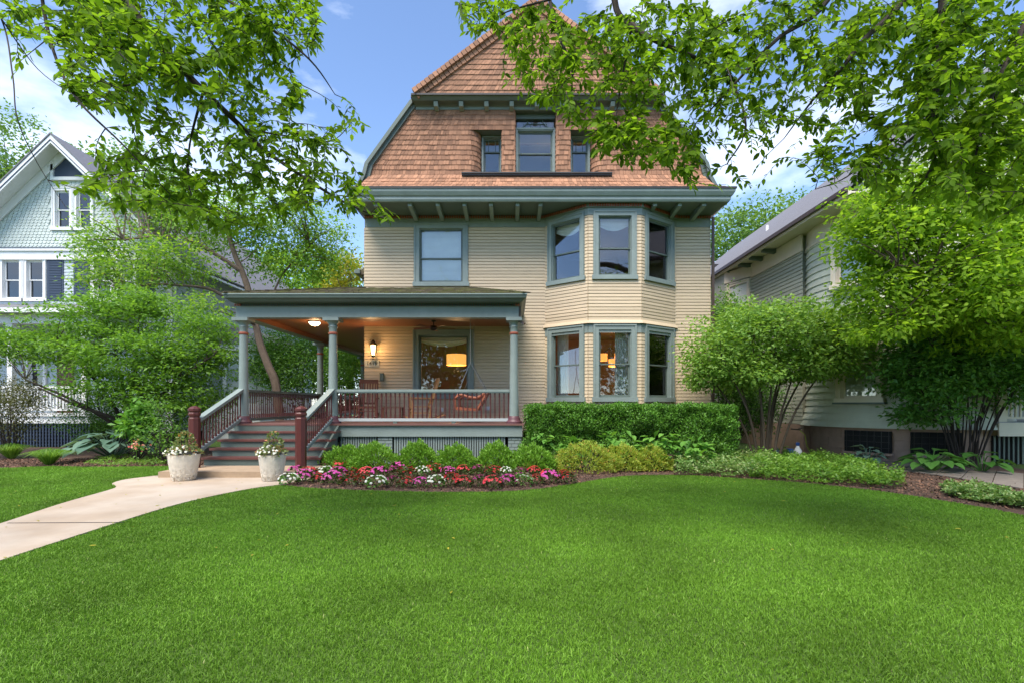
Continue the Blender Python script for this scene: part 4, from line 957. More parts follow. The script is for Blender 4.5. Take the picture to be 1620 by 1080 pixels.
# flagstone side walk at the right, stones with real joints
swl = smooth_line([gnd(*p) for p in ((1290,728),(1400,742),(1480,752),(1620,775),(1760,800))], 3); swr = smooth_line([gnd(*p) for p in ((1330,724),(1420,731),(1500,738),(1620,750),(1760,768))], 3)
flag = mat('grey_flagstone', (.17,.145,.125), .9, .2, 5, bump=.3, bscale=30, obj=.15)
sw_ = sheet('side_path', swl+swr[::-1], .008, soil)
for i in range(len(swl)-1):
    a, b, c, d = (np.array(q) for q in (swl[i], swl[i+1], swr[i+1], swr[i])); cn = (a+b+c+d)/4
    q = [cn+(p-cn)*.965 for p in (a,b,c,d)]; MB().hexa([(*p,.0) for p in q]+[(*p,.03+rnd.uniform(-.004,.004)) for p in q]).build('flagstone', flag, sw_)
def inpoly(X, Y, P):
    r = np.zeros(len(X), bool); n = len(P)
    for i in range(n):
        (x0, y0), (x1, y1) = P[i], P[(i+1) % n]
        if y0 == y1: continue
        r ^= ((y0 > Y) != (y1 > Y)) & (X < (x1-x0)*(Y-y0)/(y1-y0)+x0)
    return r
# ------------------------------------------------------------------ grass blades
def grassmat():
    m, t, b, N, L = nodes('lawn_grass')
    at = N('ShaderNodeAttribute'); at.attribute_name = 'rnd'
    rp = N('ShaderNodeValToRGB'); e = rp.color_ramp.elements; e[0].color = (.086,.196,.014,1); e[1].color = (.185,.362,.032,1)
    q = e.new(.93); q.color = (.195,.37,.035,1); e[-1].color = (.36,.42,.14,1)
    L(at.outputs['Fac'], rp.inputs[0])
    tc = N('ShaderNodeTexCoord'); nz = N('ShaderNodeTexNoise'); nz.inputs['Scale'].default_value = .55; nz.inputs['Detail'].default_value = 4; L(tc.outputs['Object'], nz.inputs['Vector'])
    mr = N('ShaderNodeMapRange'); mr.inputs[1].default_value = .3; mr.inputs[2].default_value = .7; mr.inputs[3].default_value = .66; mr.inputs[4].default_value = 1.32; L(nz.outputs[0], mr.inputs[0])
    vm = N('ShaderNodeVectorMath'); vm.operation = 'SCALE'; L(rp.outputs[0], vm.inputs[0]); L(mr.outputs[0], vm.inputs['Scale'])
    L(vm.outputs[0], b.inputs['Base Color']); b.inputs['Roughness'].default_value = .5; b.inputs['Specular IOR Level'].default_value = .25
    tr = N('ShaderNodeBsdfTranslucent'); L(vm.outputs[0], tr.inputs[0]); ms = N('ShaderNodeMixShader'); ms.inputs[0].default_value = .3
    L(b.outputs[0], ms.inputs[1]); L(tr.outputs[0], ms.inputs[2]); L(ms.outputs[0], t.nodes['Material Output'].inputs[0])
    return m
GM = grassmat()
def grass(name, poly, bounds, dens, label):
    rs = NPR(5); Vs, Rs = [], []; tot = 0
    for (x0, x1, y0, y1) in bounds:
        n = int((x1-x0)*(y1-y0)*dens(.5*(y0+y1))); X = rs.uniform(x0, x1, n); Y = rs.uniform(y0, y1, n)
        k = inpoly(X, Y, poly) & (np.abs(X) < Y*1.12+2.4); X, Y = X[k], Y[k]; n = len(X)
        cl = .5+.5*np.sin(X*7.3+np.sin(Y*5.1)*2)*np.sin(Y*6.7+np.cos(X*4.3)*2)
        h = rs.uniform(.012, .030, n)*np.where(rs.rand(n) > .97, 1.5, 1)*(.8+.4*cl); wd = rs.uniform(.0018, .0034, n)*(1+.08*Y); a = rs.uniform(0, 6.283, n); ln = rs.normal(0, .75, n); la = rs.uniform(0, 6.283, n)
        B = np.stack([X, Y, np.zeros(n)], 1); s = np.stack([np.cos(a), np.sin(a), np.zeros(n)], 1)*wd[:,None]
        lean = np.stack([np.cos(la), np.sin(la), np.zeros(n)], 1)*(h*np.abs(ln))[:,None]
        up = np.zeros((n,3)); up[:,2] = h
        V = np.stack([B-s, B+s, B+s*.7+lean*.35+up*.62, B-s*.7+lean*.35+up*.62, B+lean+up*.95], 1)
        Vs.append(V); Rs.append(np.repeat(np.clip(rs.beta(3.2,3.2,n)*.92+(rs.rand(n) > .97)*.3, 0, 1), 5))
    V = np.concatenate(Vs); n = len(V)
    T = np.array([(0,1,2),(0,2,3),(3,2,4)]); F = (np.arange(n)[:,None,None]*5+T[None]).reshape(-1,3)
    o = link(name, fast_mesh(name, V.reshape(-1,3), F, GM, np.concatenate(Rs)), None, 'stuff'); o['label'] = label
    return o
bands = lambda x0, x1, ys: [(x0, x1, a, b) for a, b in zip(ys, ys[1:])]
dens = lambda y: 11000 if y < 4.5 else 8000 if y < 6.5 else 5500 if y < 9 else 4200
grass('lawn', lawn, bands(-9, 12, [2.3,2.9,3.6,4.5,5.5,6.5,7.7,9,10,11.2]), dens, 'trimmed green front lawn reaching to the flower bed')
grass('lawn', lawn2, bands(-16, -6.5, [6,7.7,9,10.5,12.6]), dens, 'strip of lawn left of the concrete path')
# loose mulch chips
rs = NPR(9); Xc = rs.uniform(-5, 9.5, 26000); Yc = rs.uniform(7.2, 12.5, 26000); k = inpoly(Xc, Yc, bedpoly); Xc, Yc = Xc[k], Yc[k]
Xd = rs.uniform(-14, -7.3, 9000); Yd = rs.uniform(11.8, 14, 9000); k = inpoly(Xd, Yd, bedLp); Xc = np.append(Xc, Xd[k]); Yc = np.append(Yc, Yd[k]); n = len(Xc)
a = rs.uniform(0, 6.28, n); l = rs.uniform(.008, .024, n); wv = l*rs.uniform(.3,.6,n); tl = rs.normal(0,.4,n)
D = np.stack([np.cos(a), np.sin(a), tl], 1)*l[:,None]; W_ = np.stack([-np.sin(a), np.cos(a), rs.normal(0,.4,n)], 1)*wv[:,None]; B = np.stack([Xc, Yc, np.full(n,.018)], 1)
V = np.stack([B-D-W_, B+D-W_, B+D+W_, B-D+W_], 1)
chipm = mat('mulch_chips', (.13,.07,.045), .9, .2, 4, attr=.75)
link('mulch_chips', fast_mesh('mulch_chips', V.reshape(-1,3), np.arange(n*4).reshape(-1,4), chipm, np.repeat(rs.rand(n), 4)), None, 'stuff')

# ================================================================== FOLIAGE TOOLS
LEAF8 = (np.array([(0,0,0),(.26,.40,.10),(.60,.42,.08),(1,0,-.10),(.60,-.42,.08),(.26,-.40,.10),(.33,0,0),(.68,0,-.02)], float), np.array([(0,6,1),(6,7,2),(6,2,1),(7,3,2),(0,5,6),(6,5,4),(6,4,7),(7,4,3)]))
LEAF4 = (np.array([(0,0,0),(.45,.5,.12),(1,0,-.1),(.45,-.5,.12)], float), np.array([(0,2,1),(0,3,2)]))
def unit(a): return a/np.maximum(np.linalg.norm(a, axis=-1, keepdims=True), 1e-9)
def leaves(P, D, Nn, L, W, T=LEAF4):
    D = unit(D); S_ = unit(np.cross(Nn, D)); U = np.cross(D, S_)
    t, f = T; n = len(P)
    V = P[:,None] + D[:,None]*(t[None,:,0,None]*L[:,None,None]) + S_[:,None]*(t[None,:,1,None]*W[:,None,None]) + U[:,None]*(t[None,:,2,None]*W[:,None,None])
    return V.reshape(-1,3), (np.arange(n)[:,None,None]*len(t)+f[None]).reshape(-1,3), len(t)
def leaf_obj(name, rs, P, D, Nn, L, W, mt, parent, T=LEAF4, kind='stuff', r=None, smooth=True):
    V, F, k = leaves(P, D, Nn, L, W, T)
    o = link(name, fast_mesh(name, V, F, mt, np.repeat(rs.rand(len(P)) if r is None else r, k), smooth), parent, kind); return o
def shell_pts(rs, ells, n, lo=.55, squash=1.0):
    """cluster centres in ellipsoids (cx,cy,cz,rx,ry,rz)"""
    E = np.array(ells, float); wt = E[:,3]*E[:,4]*E[:,5]; wt = wt**.7; ix = rs.choice(len(E), n, p=wt/wt.sum())
    d = unit(rs.normal(size=(n,3))); r = (lo+(1-lo)*rs.rand(n)**.7)*(1+np.clip(rs.normal(0,.13,n),-.3,.38))
    return E[ix,:3]+d*r[:,None]*E[ix,3:], d
def cluster_leaves(rs, C, O, per, cr, flat, L, up=.9, droop=.25, out=.5, jit=.55):
    n = len(C)*per; P = np.repeat(C, per, 0); Od = np.repeat(O, per, 0)
    g = rs.normal(size=(n,3))*cr; g[:,2] *= flat; P = P+g
    D = rs.normal(size=(n,3)); D[:,2] *= .4; D = unit(D)+Od*out+unit(g)*.5; D[:,2] -= droop
    Nn = rs.normal(size=(n,3))*jit; Nn[:,2] += up
    Ls = L*rs.uniform(.7, 1.3, n)
    return P, D, Nn, Ls
def mid(a, b, k, bow, rs):
    a, b = np.array(a, float), np.array(b, float); t = np.linspace(0, 1, k)[:,None]; o = rs.normal(size=3)*bow*np.linalg.norm(b-a); o[2] = abs(o[2])
    return a+(b-a)*t+o*np.sin(np.pi*t)
bark = mat('grey_brown_bark', (.085,.065,.048), .9, .3, 9, bump=.6, bscale=30, stretch=(3,3,.6))
bark_d = mat('dark_twig_bark', (.04,.03,.024), .9, .3, 9)
def px_e(x, y, rx, ry, Y, dy): X, _, Z = px(x, y, Y); return (X, Y, Z, rx*Y/FPX, dy, ry*Y/FPX)
L_boxw = leafmat('fresh_green_shrub_leaf', (.09,.22,.015), (.22,.42,.05), .3)
L_yew = leafmat('yew_leaf', (.035,.11,.014), (.14,.32,.035), .2)
L_hyd = leafmat('hydrangea_leaf', (.08,.22,.03), (.17,.36,.06), .35)
L_gold = leafmat('golden_spirea_leaf', (.22,.34,.04), (.42,.48,.08), .35, c3=(.45,.22,.05))
L_var = leafmat('variegated_leaf', (.08,.18,.03), (.22,.34,.10), .3, c3=(.5,.52,.28))
L_cov = leafmat('ground_cover_leaf', (.07,.18,.015), (.22,.38,.06), .35)
L_hosta_b = leafmat('blue_hosta_leaf', (.075,.15,.11), (.15,.24,.18), .2, spec=.3)
L_hosta_g = leafmat('green_hosta_leaf', (.05,.15,.025), (.10,.24,.05), .25)
L_imp = leafmat('bronze_impatiens_leaf', (.05,.04,.02), (.08,.13,.03), .3)
L_impg = leafmat('green_impatiens_leaf', (.06,.15,.025), (.14,.28,.06), .3)
L_maple = leafmat('maple_leaf', (.07,.17,.02), (.20,.38,.05), .45)
L_orn = leafmat('light_tree_leaf', (.09,.20,.02), (.24,.42,.06), .5, c3=(.34,.44,.07))
L_shr = leafmat('mid_green_leaf', (.055,.15,.02), (.18,.35,.06), .4)
L_dark = leafmat('dark_shrub_leaf', (.045,.14,.02), (.15,.33,.055), .35)
L_fore = leafmat('overhanging_leaf', (.055,.12,.008), (.19,.33,.025), .6, rough=.55, spec=.12)
L_lay = leafmat('sunlit_tree_leaf', (.10,.21,.015), (.30,.47,.05), .6, rough=.55, spec=.15)
L_multi = leafmat('pale_green_leaf', (.10,.22,.035), (.28,.45,.09), .42)
L_back = leafmat('distant_leaf', (.08,.17,.035), (.2,.34,.08), .35)
L_yel = leafmat('yellow_leaf', (.22,.25,.02), (.42,.38,.04), .4)
L_berb = leafmat('brownish_shrub_leaf', (.06,.07,.025), (.14,.15,.05), .35)
def mound(name, label, cat, c, rx, ry, h, mt, n, L, seed, group=None, stems=True, wl=.5, lo=.72, spiky=.0):
    rs = NPR(seed); t = thing(name, label, cat, (c[0], c[1], 0), group)
    d = unit(rs.normal(size=(n,3))); d[:,2] = np.abs(d[:,2])*1.0; r = lo+(1-lo)*rs.rand(n)**.5
    bump_ = 1+.10*np.sin(d[:,0]*9+seed)*np.sin(d[:,1]*8+2*seed)+.08*np.sin(d[:,2]*14+d[:,0]*11)
    P = np.stack([c[0]+d[:,0]*rx*r*bump_, c[1]+d[:,1]*ry*r*bump_, .03+d[:,2]*(h-.03)*r*bump_], 1)
    D = d*1.0+rs.normal(size=(n,3))*.6; D[:,2] += .5+spiky; Nn = d*.6+rs.normal(size=(n,3))*.6; Nn[:,2] += .6
    Ls = L*rs.uniform(.6,1.35,n); leaf_obj('foliage', rs, P, D, Nn, Ls, Ls*wl, mt, t)
    if stems:
        m = MB()
        for i in range(9):
            a = rs.uniform(0, 6.28); m.tube([(c[0]+.04*math.cos(a),c[1]+.04*math.sin(a),0), (c[0]+rx*.35*math.cos(a),c[1]+ry*.35*math.sin(a),h*.45), (c[0]+rx*.6*math.cos(a),c[1]+ry*.6*math.sin(a),h*.8)], [.012,.009,.005], 5)
        m.build('stems', bark_d, t)
    return t
# ------------------------------------------------------------------ planters
potm = mat('cream_textured_pot', (.62,.56,.47), .8, .15, 10, bump=.4, bscale=40)
def planter(X, Y, r, h, label, seed):
    t = thing('planter', label, 'planter', (X, Y, .016)); m = MB()
    m.lathe([(r*.60,.016),(r*.66,.03),(r*.80,h*.3),(r*.93,h*.65),(r*.99,h*.93),(r*.97,h*.95),(r*1.0,h*.96),(r*1.0,h),(r*.9,h),(r*.88,h*.86),(.02,h*.85)], (X,Y,0), 36).build('pot', potm, t, smooth=True)
    rel = MB()
    for row in range(4):                                          # raised rosettes
        for j in range(9):
            q = 2*math.pi*(j+.5*(row % 2))/9; zz = h*(.16+.24*row); rr = r*(.70+.30*min(1,(zz/h)*1.15)**.8)+.002
            for k, rad in enumerate((.028, .05)):
                ring = []
                for a in np.linspace(0, 2*math.pi, 13)[:-1]:
                    dq = rad*math.cos(a)/rr; z2 = zz+rad*math.sin(a)*1.15; r2 = r*(.655+.345*min(1,(z2/h))**.75)
                    ring.append((X+r2*math.cos(q+dq), Y+r2*math.sin(q+dq), z2))
                rel.tube(ring+[ring[0]], .007, 4, cap=False)
    rel.build('relief_rosettes', potm, t, smooth=True)
    MB().lathe([(r*1.003,h*.955),(r*1.015,h*.97),(r*1.015,h*.985),(r*1.003,h+.003)], (X,Y,0), 36).build('rim', dkgutter, t, smooth=True)
    MB().lathe([(.02,h*.86),(r*.9,h*.87)], (X,Y,0), 24).build('potting_soil', soil, t)
    rs = NPR(seed); p = thing('potted_plant', 'white and salmon begonia growing in the '+('left' if seed == 1 else 'right')+' cream planter', 'plant', (X, Y, h*.87))
    n = 420; d = unit(rs.normal(size=(n,3))); d[:,2] = np.abs(d[:,2]); lowr = rs.rand(n) < .45
    P = np.where(lowr[:,None], np.stack([X+d[:,0]*r*1.05, Y+d[:,1]*r*1.05, h*.93+d[:,2]*.16], 1), np.stack([X+d[:,0]*r*.6+.03, Y+d[:,1]*r*.6, h+.02+d[:,2]*.38], 1))
    D = d+rs.normal(size=(n,3))*.5; Nn = rs.normal(size=(n,3))*.5; Nn[:,2] += .8; Ls = rs.uniform(.04,.075,n)
    leaf_obj('foliage', rs, P, D, Nn, Ls, Ls*.7, L_salm, p, LEAF8)
    n = 60; d = unit(rs.normal(size=(n,3))); d[:,2] = np.abs(d[:,2]); d[:,1] -= .4
    P = np.stack([X+d[:,0]*r*.95, Y+d[:,1]*r*.95, h*.97+np.abs(d[:,2])*.15], 1)
    leaf_obj('white_blossoms', rs, P, rs.normal(size=(n,3)), d+[0,-.5,.6], np.full(n,.05), np.full(n,.05), petal['white'], p)
    MB().tube([(X,Y,h*.85),(X+.02,Y,h+.3)], .012, 5).tube([(X,Y,h*.85),(X-.06,Y,h+.22)], .01, 5).build('stem', bark_d, p)
L_salm = leafmat('salmon_green_leaf', (.10,.18,.05), (.24,.26,.10), .3, c3=(.62,.18,.10))
petal = {k: leafmat(k+'_petal', c, c2, .25) for k, c, c2 in (('white', (.62,.62,.55), (.8,.8,.74)), ('red', (.52,.02,.03), (.78,.06,.09)), ('magenta', (.42,.03,.24), (.62,.08,.38)), ('salmon', (.7,.13,.12), (.75,.3,.2)))}
planter(-6.5, 10.02, .285, .56, 'left cream planter with raised rosettes standing before the porch steps', 1)
planter(-4.73, 9.98, .255, .56, 'right cream planter with raised rosettes beside the flower bed', 2)
# ------------------------------------------------------------------ impatiens
def blossom_mesh():
    m = MB(); n = 5
    for i in range(n):
        a = 2*math.pi*i/n; f_ = lambda r_, b, z: (r_*math.cos(a+b), r_*math.sin(a+b), z)
        m.poly([(0,0,0), f_(.6,-.5,.12), f_(1,-.35,.05), f_(1,.35,.05), f_(.6,.5,.12)])
    return m
def imp_proto(col, seed):
    rs = NPR(seed); t = thing('impatiens', '', 'flower', (0,0,0), 'impatiens in the flower bed'); n = 130
    d = unit(rs.normal(size=(n,3))); d[:,2] = np.abs(d[:,2]); P = np.stack([d[:,0]*.14, d[:,1]*.14, .03+d[:,2]*.13], 1)
    Nn = d*.5+rs.normal(size=(n,3))*.4; Nn[:,2] += .7; Ls = rs.uniform(.04,.075,n)
    o = leaf_obj('foliage', rs, P, d+rs.normal(size=(n,3))*.4, Nn, Ls, Ls*.6, L_impg if col == 'white' else L_imp, None, LEAF8); o.parent = t
    m = MB(); bm_ = blossom_mesh()
    for i in range(26 if col == 'white' else 44):
        dd_ = unit(rs.normal(size=3)); dd_[2] = abs(dd_[2])+.25; dd_[1] -= .25; c = np.array([dd_[0]*.155, dd_[1]*.155, .07+dd_[2]*.115]); r_ = rs.uniform(.015,.026)
        q = Vector((dd_[0]*.7, dd_[1]*.7-.25, dd_[2]+.3)).to_track_quat('Z','Y'); nb = len(m.v)
        m.v += [tuple(Vector(c)+q @ (Vector(v)*r_)) for v in bm_.v]; m.f += [tuple(nb+x for x in f) for f in bm_.f]; m.m += [0]*len(bm_.f)
    b = m.build('blossoms', petal[col], None, kind='stuff'); b.parent = t
    s_ = MB()
    for i in range(5): s_.tube([(0,0,0), (.06*math.cos(i*1.26),.06*math.sin(i*1.26),.1)], .006, 4)
    s_ = s_.build('stems', L_imp, None); s_.parent = t
    return t
rows_ = {'front': (765, list(range(458,896,23))), 'middle': (753, list(range(470,888,22))), 'back': (743.5, list(range(492,872,23)))}
cols = {'front': 'wmrmrrwmrmwrrmrmwrmr', 'middle': 'mrwmrrmmrwrmrmrwmrr', 'back': 'wmrmwrmmrwrmrmwrm'}
used = {}; cn_ = {'w': 'white', 'm': 'magenta', 'r': 'red'}; ords = ['leftmost','second','third','fourth','fifth','sixth','seventh','eighth','ninth','tenth','eleventh','twelfth','thirteenth','fourteenth','fifteenth','sixteenth']
for rw, (y0, xs) in rows_.items():
    cnt = {}
    for i, x in enumerate(xs):
        c = cn_[cols[rw][i % len(cols[rw])]]; yb = y0+rnd.uniform(-3,3)+(4 if rw == 'front' and 540 < x < 840 else 0); X, Y = gnd(x, yb)
        key = (c, i % 2)
        if key not in used: o = used[key] = imp_proto(c, 20+len(used))
        else: o = copy_tree(used[key])
        o.location = (X, Y, .01); s_ = rnd.uniform(.85, 1.2); o.scale = (s_*1.05, s_*1.05, s_); o.rotation_euler = (0, 0, rnd.uniform(0, 6.28) if i % 3 else 0)
        k = cnt.get(c, 0); cnt[c] = k+1
        o['label'] = f"{ords[k]} {c} impatiens {'' if k == 0 else 'from the left '}in the {rw} row of the flower bed"
# ------------------------------------------------------------------ rounded shrubs in front of the lattice
for i, (x, y, w_, top) in enumerate(((548,744,46,708), (592,747,46,704), (662,746,36,702), (722,748,38,707), (786,748,36,703), (842,748,44,707))):
    X, Y = gnd(x, y); Y += .25; X = (x-CX)*Y/FPX; rx = w_*.88*Y/FPX; hh = EYE-(top-2-HY)*Y/FPX
    mound('round_shrub', f"{'low ' if top > 706 else ''}rounded bright green shrub, {ords[i]} of six from the stairs in front of the lattice", 'shrub', (X, Y), rx, rx*.85, hh, L_boxw, 5200, .06, 40+i, 'rounded shrubs along the porch', wl=.42, spiky=.4)
for i, (x, y, w_, top) in enumerate(((928,748,56,700), (985,746,42,704), (1030,746,34,706))):
    X, Y = gnd(x, y); Y += .3; X = (x-CX)*Y/FPX; rx = w_*Y/FPX; hh = EYE-(top-HY)*Y/FPX
    mound('golden_spirea', f"{('wide','middle','small')[i]} golden orange spirea bush, {('left','centre','right')[i]} of three at the bed's edge", 'shrub', (X, Y), rx, rx*.7, hh, L_gold, 5200, .05, 60+i, 'golden spirea bushes', wl=.45)
# ------------------------------------------------------------------ clipped yew hedge
rs = NPR(11); hd = thing('hedge', 'long clipped dark green yew hedge below the bay windows', 'hedge', (3.0, 13.2, 0))
n = 60000; hx0, hx1, hy0, hy1, hz = .38, 5.62, 12.55, 13.75, 1.5
f_ = rs.rand(n); U = rs.uniform(-1,1,n); Vv = rs.rand(n); front = f_ < .55; top = (f_ >= .55) & (f_ < .88)
X = np.where(front | top, (hx0+hx1)/2+U*(hx1-hx0)/2, np.where(U < 0, hx0, hx1)); 
Y = np.where(front, hy0+rs.rand(n)*.05, hy0+Vv*(hy1-hy0)); Z = np.where(top, hz, .25+Vv*(hz-.25)); Z = np.where(front | top, Z, .25+rs.rand(n)*(hz-.25))
bmp = np.array([-.05+.26*mnoise.noise((x*1.9,y*1.9,z*2.2))+.16*mnoise.noise((x*6,y*6,z*6+9)) for x, y, z in zip(X, Y, Z)]); rd = rs.rand(n)*.22
Y = np.where(front, Y+bmp+rd, Y); Z = np.where(top, Z+bmp*.6-rd*.6, Z); X = np.where(front | top, X, X+np.where(U < 0, 1, -1)*rd+bmp)
edge = np.minimum(1, np.minimum(X-hx0, hx1-X)/.35+.35); Z = np.where(top, hz-(1-np.clip(edge,0,1))*.2+(Z-hz), Z); Y = np.where(front, Y+np.clip((Z-hz+.25)/.25,0,1)**2*.18, Y)
P = np.stack([X, Y, Z], 1); D = rs.normal(size=(n,3))*.7; D[:,2] += .8; D[:,1] -= np.where(front,.7,0); Nn = rs.normal(size=(n,3))*.6; Nn[:,1] -= np.where(front,.6,0); Nn[:,2] += .6
Ls = rs.uniform(.035,.07,n); leaf_obj('foliage', rs, P, D, Nn, Ls, Ls*.5, L_yew, hd)
MB().box(hx0+.25, hx1-.25, hy0+.3, hy1-.1, .35, hz-.1).build('inner_shade_box', mat('hedge_depth_shade', (.012,.018,.008), .95, .3, 8), hd)  # near-black box behind the leaves, its colour standing in for depth shade
m = MB()
for i in range(16):
    x = hx0+.3+i*(hx1-hx0-.6)/15; m.tube([(x,13.15,0), (x+rs.uniform(-.1,.1),13.1,.25), (x+rs.uniform(-.25,.25),13.1,.7)], [.03,.025,.02], 6)
m.build('stems', bark_d, hd)
# ------------------------------------------------------------------ hydrangeas: every leaf its own piece
big_leaf = {}
def big(mt, key, wl, curl=.12):
    if (mt.name, key) not in big_leaf:
        m = MB(); nu = 6; rowv = []
        for i in range(nu+1):
            u = i/nu; wv = wl*(math.sin(math.pi*min(1,(u*.93+.05))**.75))*.5 if 0 < i < nu else 0.004
            z = -curl*u*u+.02*math.sin(u*9)
            for v in (-1,-.5,0,.5,1): m.v.append((u, v*wv, z+.16*wv*abs(v)*2-.02))
        for i in range(nu):
            for j in range(4): m.f.append((i*5+j, (i+1)*5+j, (i+1)*5+j+1, i*5+j+1)); m.m.append(0)
        me = bpy.data.meshes.new('leaf'); me.from_pydata(m.v, [], m.f); me.materials.append(mt); me.polygons.foreach_set('use_smooth', [True]*len(me.polygons)); big_leaf[(mt.name, key)] = me
    return big_leaf[(mt.name, key)]
def put_leaf(parent, me, P, D, up, L, W=None):
    o = bpy.data.objects.new('leaf', me); COL.objects.link(o); D = Vector(D).normalized(); s_ = Vector(up).cross(D).normalized(); u = D.cross(s_)
    M4 = Matrix((( D.x, s_.x, u.x, P[0]), (D.y, s_.y, u.y, P[1]), (D.z, s_.z, u.z, P[2]), (0,0,0,1))) @ Matrix.Diagonal((L, W or L, L, 1))
    o.parent = parent; o.matrix_parent_inverse = wmat(parent).inverted(); o.matrix_basis = M4; return o
for i, (x, y, w_, top, nl) in enumerate(((862,735,36,680,44), (908,735,32,684,34), (975,733,48,672,92), (1045,735,46,676,96), (1098,736,38,684,76))):
    X, Y = gnd(x, y+6); rx = w_*Y/FPX; hh = EYE-(top-HY)*Y/FPX; rs = NPR(70+i)
    t = thing('hydrangea', f"leafy hydrangea with broad light green leaves, {ords[i]} of five in front of the hedge", 'shrub', (X, Y, 0), 'hydrangeas before the hedge'); m = MB()
    for j in range(nl):
        d = unit(rs.normal(size=3)); d[2] = abs(d[2]); d[1] = -abs(d[1])*.9+.1; r = rs.uniform(.6,1); P = (X+d[0]*rx*r, Y+d[1]*rx*.7*r, .15+d[2]*(hh-.18)*r)
        put_leaf(t, big(L_hyd, 'h', .62), P, (d[0]+rs.normal()*.4, d[1]-.3+rs.normal()*.4, -.15+rs.normal()*.25), (d[0]*.3, d[1]*.4, 1), rs.uniform(.16,.25))
        if j % 3 == 0: m.tube([(X+rs.normal()*.04,Y,0), (X+d[0]*rx*.4,Y+d[1]*rx*.3,P[2]*.6), P], [.008,.007,.005], 5)
    m.build('stems', L_hyd, t)
# ------------------------------------------------------------------ hostas
def hosta(label, X, Y, r, h, n, mt, seed, L):
    rs = NPR(seed); t = thing('hosta', label, 'plant', (X, Y, 0), 'hostas'); m = MB()
    for i in range(n):
        a = i*2.399+rs.normal()*.2; k = math.sqrt((i+.5)/n); rr = r*k*.78; z = h*(1-.62*k)+rs.normal()*.03; c, s_ = math.cos(a), math.sin(a)
        P = (X+c*rr, Y+s_*rr, max(.12, z)); put_leaf(t, big(mt, 'o', .78, .22), P, (c, s_, .28-.55*k), (c*.35, s_*.35, 1), L*rs.uniform(.75,1.15))
        m.tube([(X+c*.03,Y+s_*.03,0), (X+c*rr*.6,Y+s_*rr*.6,P[2]*.75), P], [.012,.01,.008], 5)
    m.build('stalks', mt, t)
X, Y = gnd(165, 726); hosta('big blue green hosta with broad leaves under the maple', X, Y+.3, 1.15, .85, 46, L_hosta_b, 81, .50)
X, Y = gnd(1378, 736); hosta('blue grey hosta in front of the barred basement window', X, Y+.1, .38, .52, 16, L_hosta_b, 82, .26)
X, Y = gnd(1480, 746); hosta('wide glossy green hosta left of the dark shrub stems', X, Y+.1, .62, .55, 26, L_hosta_g, 83, .34)
X, Y = gnd(1560, 747); hosta('green hosta at the right edge beside the flagstone walk', X, Y+.1, .5, .5, 16, L_hosta_g, 84, .33)
X, Y = gnd(1338, 730); hosta('tiny single blue hosta sprout by the stone foundation', X, Y, .1, .2, 4, L_hosta_b, 85, .2)
# ------------------------------------------------------------------ ground covers (nobody could count these)
def cover(name, poly_px, n, h, mt, L, seed, label, hfn=None):
    rs = NPR(seed); P2 = [gnd(*p) for p in poly_px]; A = np.array(P2); X = rs.uniform(A[:,0].min(), A[:,0].max(), n); Y = rs.uniform(A[:,1].min(), A[:,1].max(), n); k = inpoly(X, Y, P2); X, Y = X[k], Y[k]; n = len(X)
    hh = h*np.array([.62+.85*mnoise.noise((x*2.1,y*2.1,seed))+.5*mnoise.noise((x*5,y*5,seed)) for x, y in zip(X, Y)]); P = np.stack([X, Y, np.maximum(.02, np.abs(hh))*rs.rand(n)**.6+.02], 1)
    D = rs.normal(size=(n,3)); D[:,2] = np.abs(D[:,2])*.5; Nn = rs.normal(size=(n,3))*.45; Nn[:,2] += 1; Ls = L*rs.uniform(.6,1.3,n)
    o = leaf_obj(name, rs, P, D, Nn, Ls, Ls*.55, mt, None, LEAF4); o['label'] = label; return o
cover('ground_cover', ((1062,752),(1085,735),(1140,725),(1200,728),(1240,745),(1190,757),(1120,753)), 16000, .34, L_var, .07, 91, 'pale variegated ground cover at the bed edge right of the spirea')
cover('ground_cover', ((1185,757),(1180,738),(1230,726),(1300,728),(1370,742),(1432,766),(1425,776),(1340,768),(1260,762)), 26000, .32, L_cov, .07, 92, 'bright green ground cover sweeping along the right of the lawn')
cover('ground_cover', ((1488,775),(1540,777),(1640,795),(1760,820),(1760,838),(1640,810),(1560,797),(1500,786)), 11000, .2, L_var, .06, 93, 'pale green ground cover along the flagstone walk at the right edge')
cover('ground_cover', ((130,736),(160,724),(270,722),(275,736),(200,739)), 5000, .12, L_cov, .045, 94, 'low ground cover below the blue hosta at the left lawn edge')
# ------------------------------------------------------------------ left bed plants
def grass_clump(label, x, y, r, h, n, seed):
    X, Y = gnd(x, y); rs = NPR(seed); t = thing('ornamental_grass', label, 'plant', (X, Y, 0)); m = MB()
    V, F = [], []
    for i in range(n):
        a = rs.uniform(0,6.28); k = rs.rand()**.6; c, s_ = math.cos(a), math.sin(a); wv = .009; b0 = np.array([X+c*.06*k, Y+s_*.06*k, 0]); pr_ = [(0,0),(.35,.6),(.72,.92),(1.15,.7)]; nb = len(V)
        for j, (u, v) in enumerate(pr_):
            p = b0+np.array([c*r*k*u, s_*r*k*u, h*v*(1-.25*k)]); q = np.array([-s_, c, 0])*wv*(1-j/3.3); V += [p-q, p+q]
        F += [(nb+2*j, nb+2*j+1, nb+2*j+3, nb+2*j+2) for j in range(3)]
    link('blades', fast_mesh('blades', np.array(V), np.array(F), L_cov, np.repeat(rs.rand(n), 8)), t)
grass_clump('arching clump of ornamental grass left of the blue hosta', 78, 735, .6, .48, 420, 95)
grass_clump('ornamental grass clump at the far left edge of the bed', 18, 725, .6, .5, 350, 96)
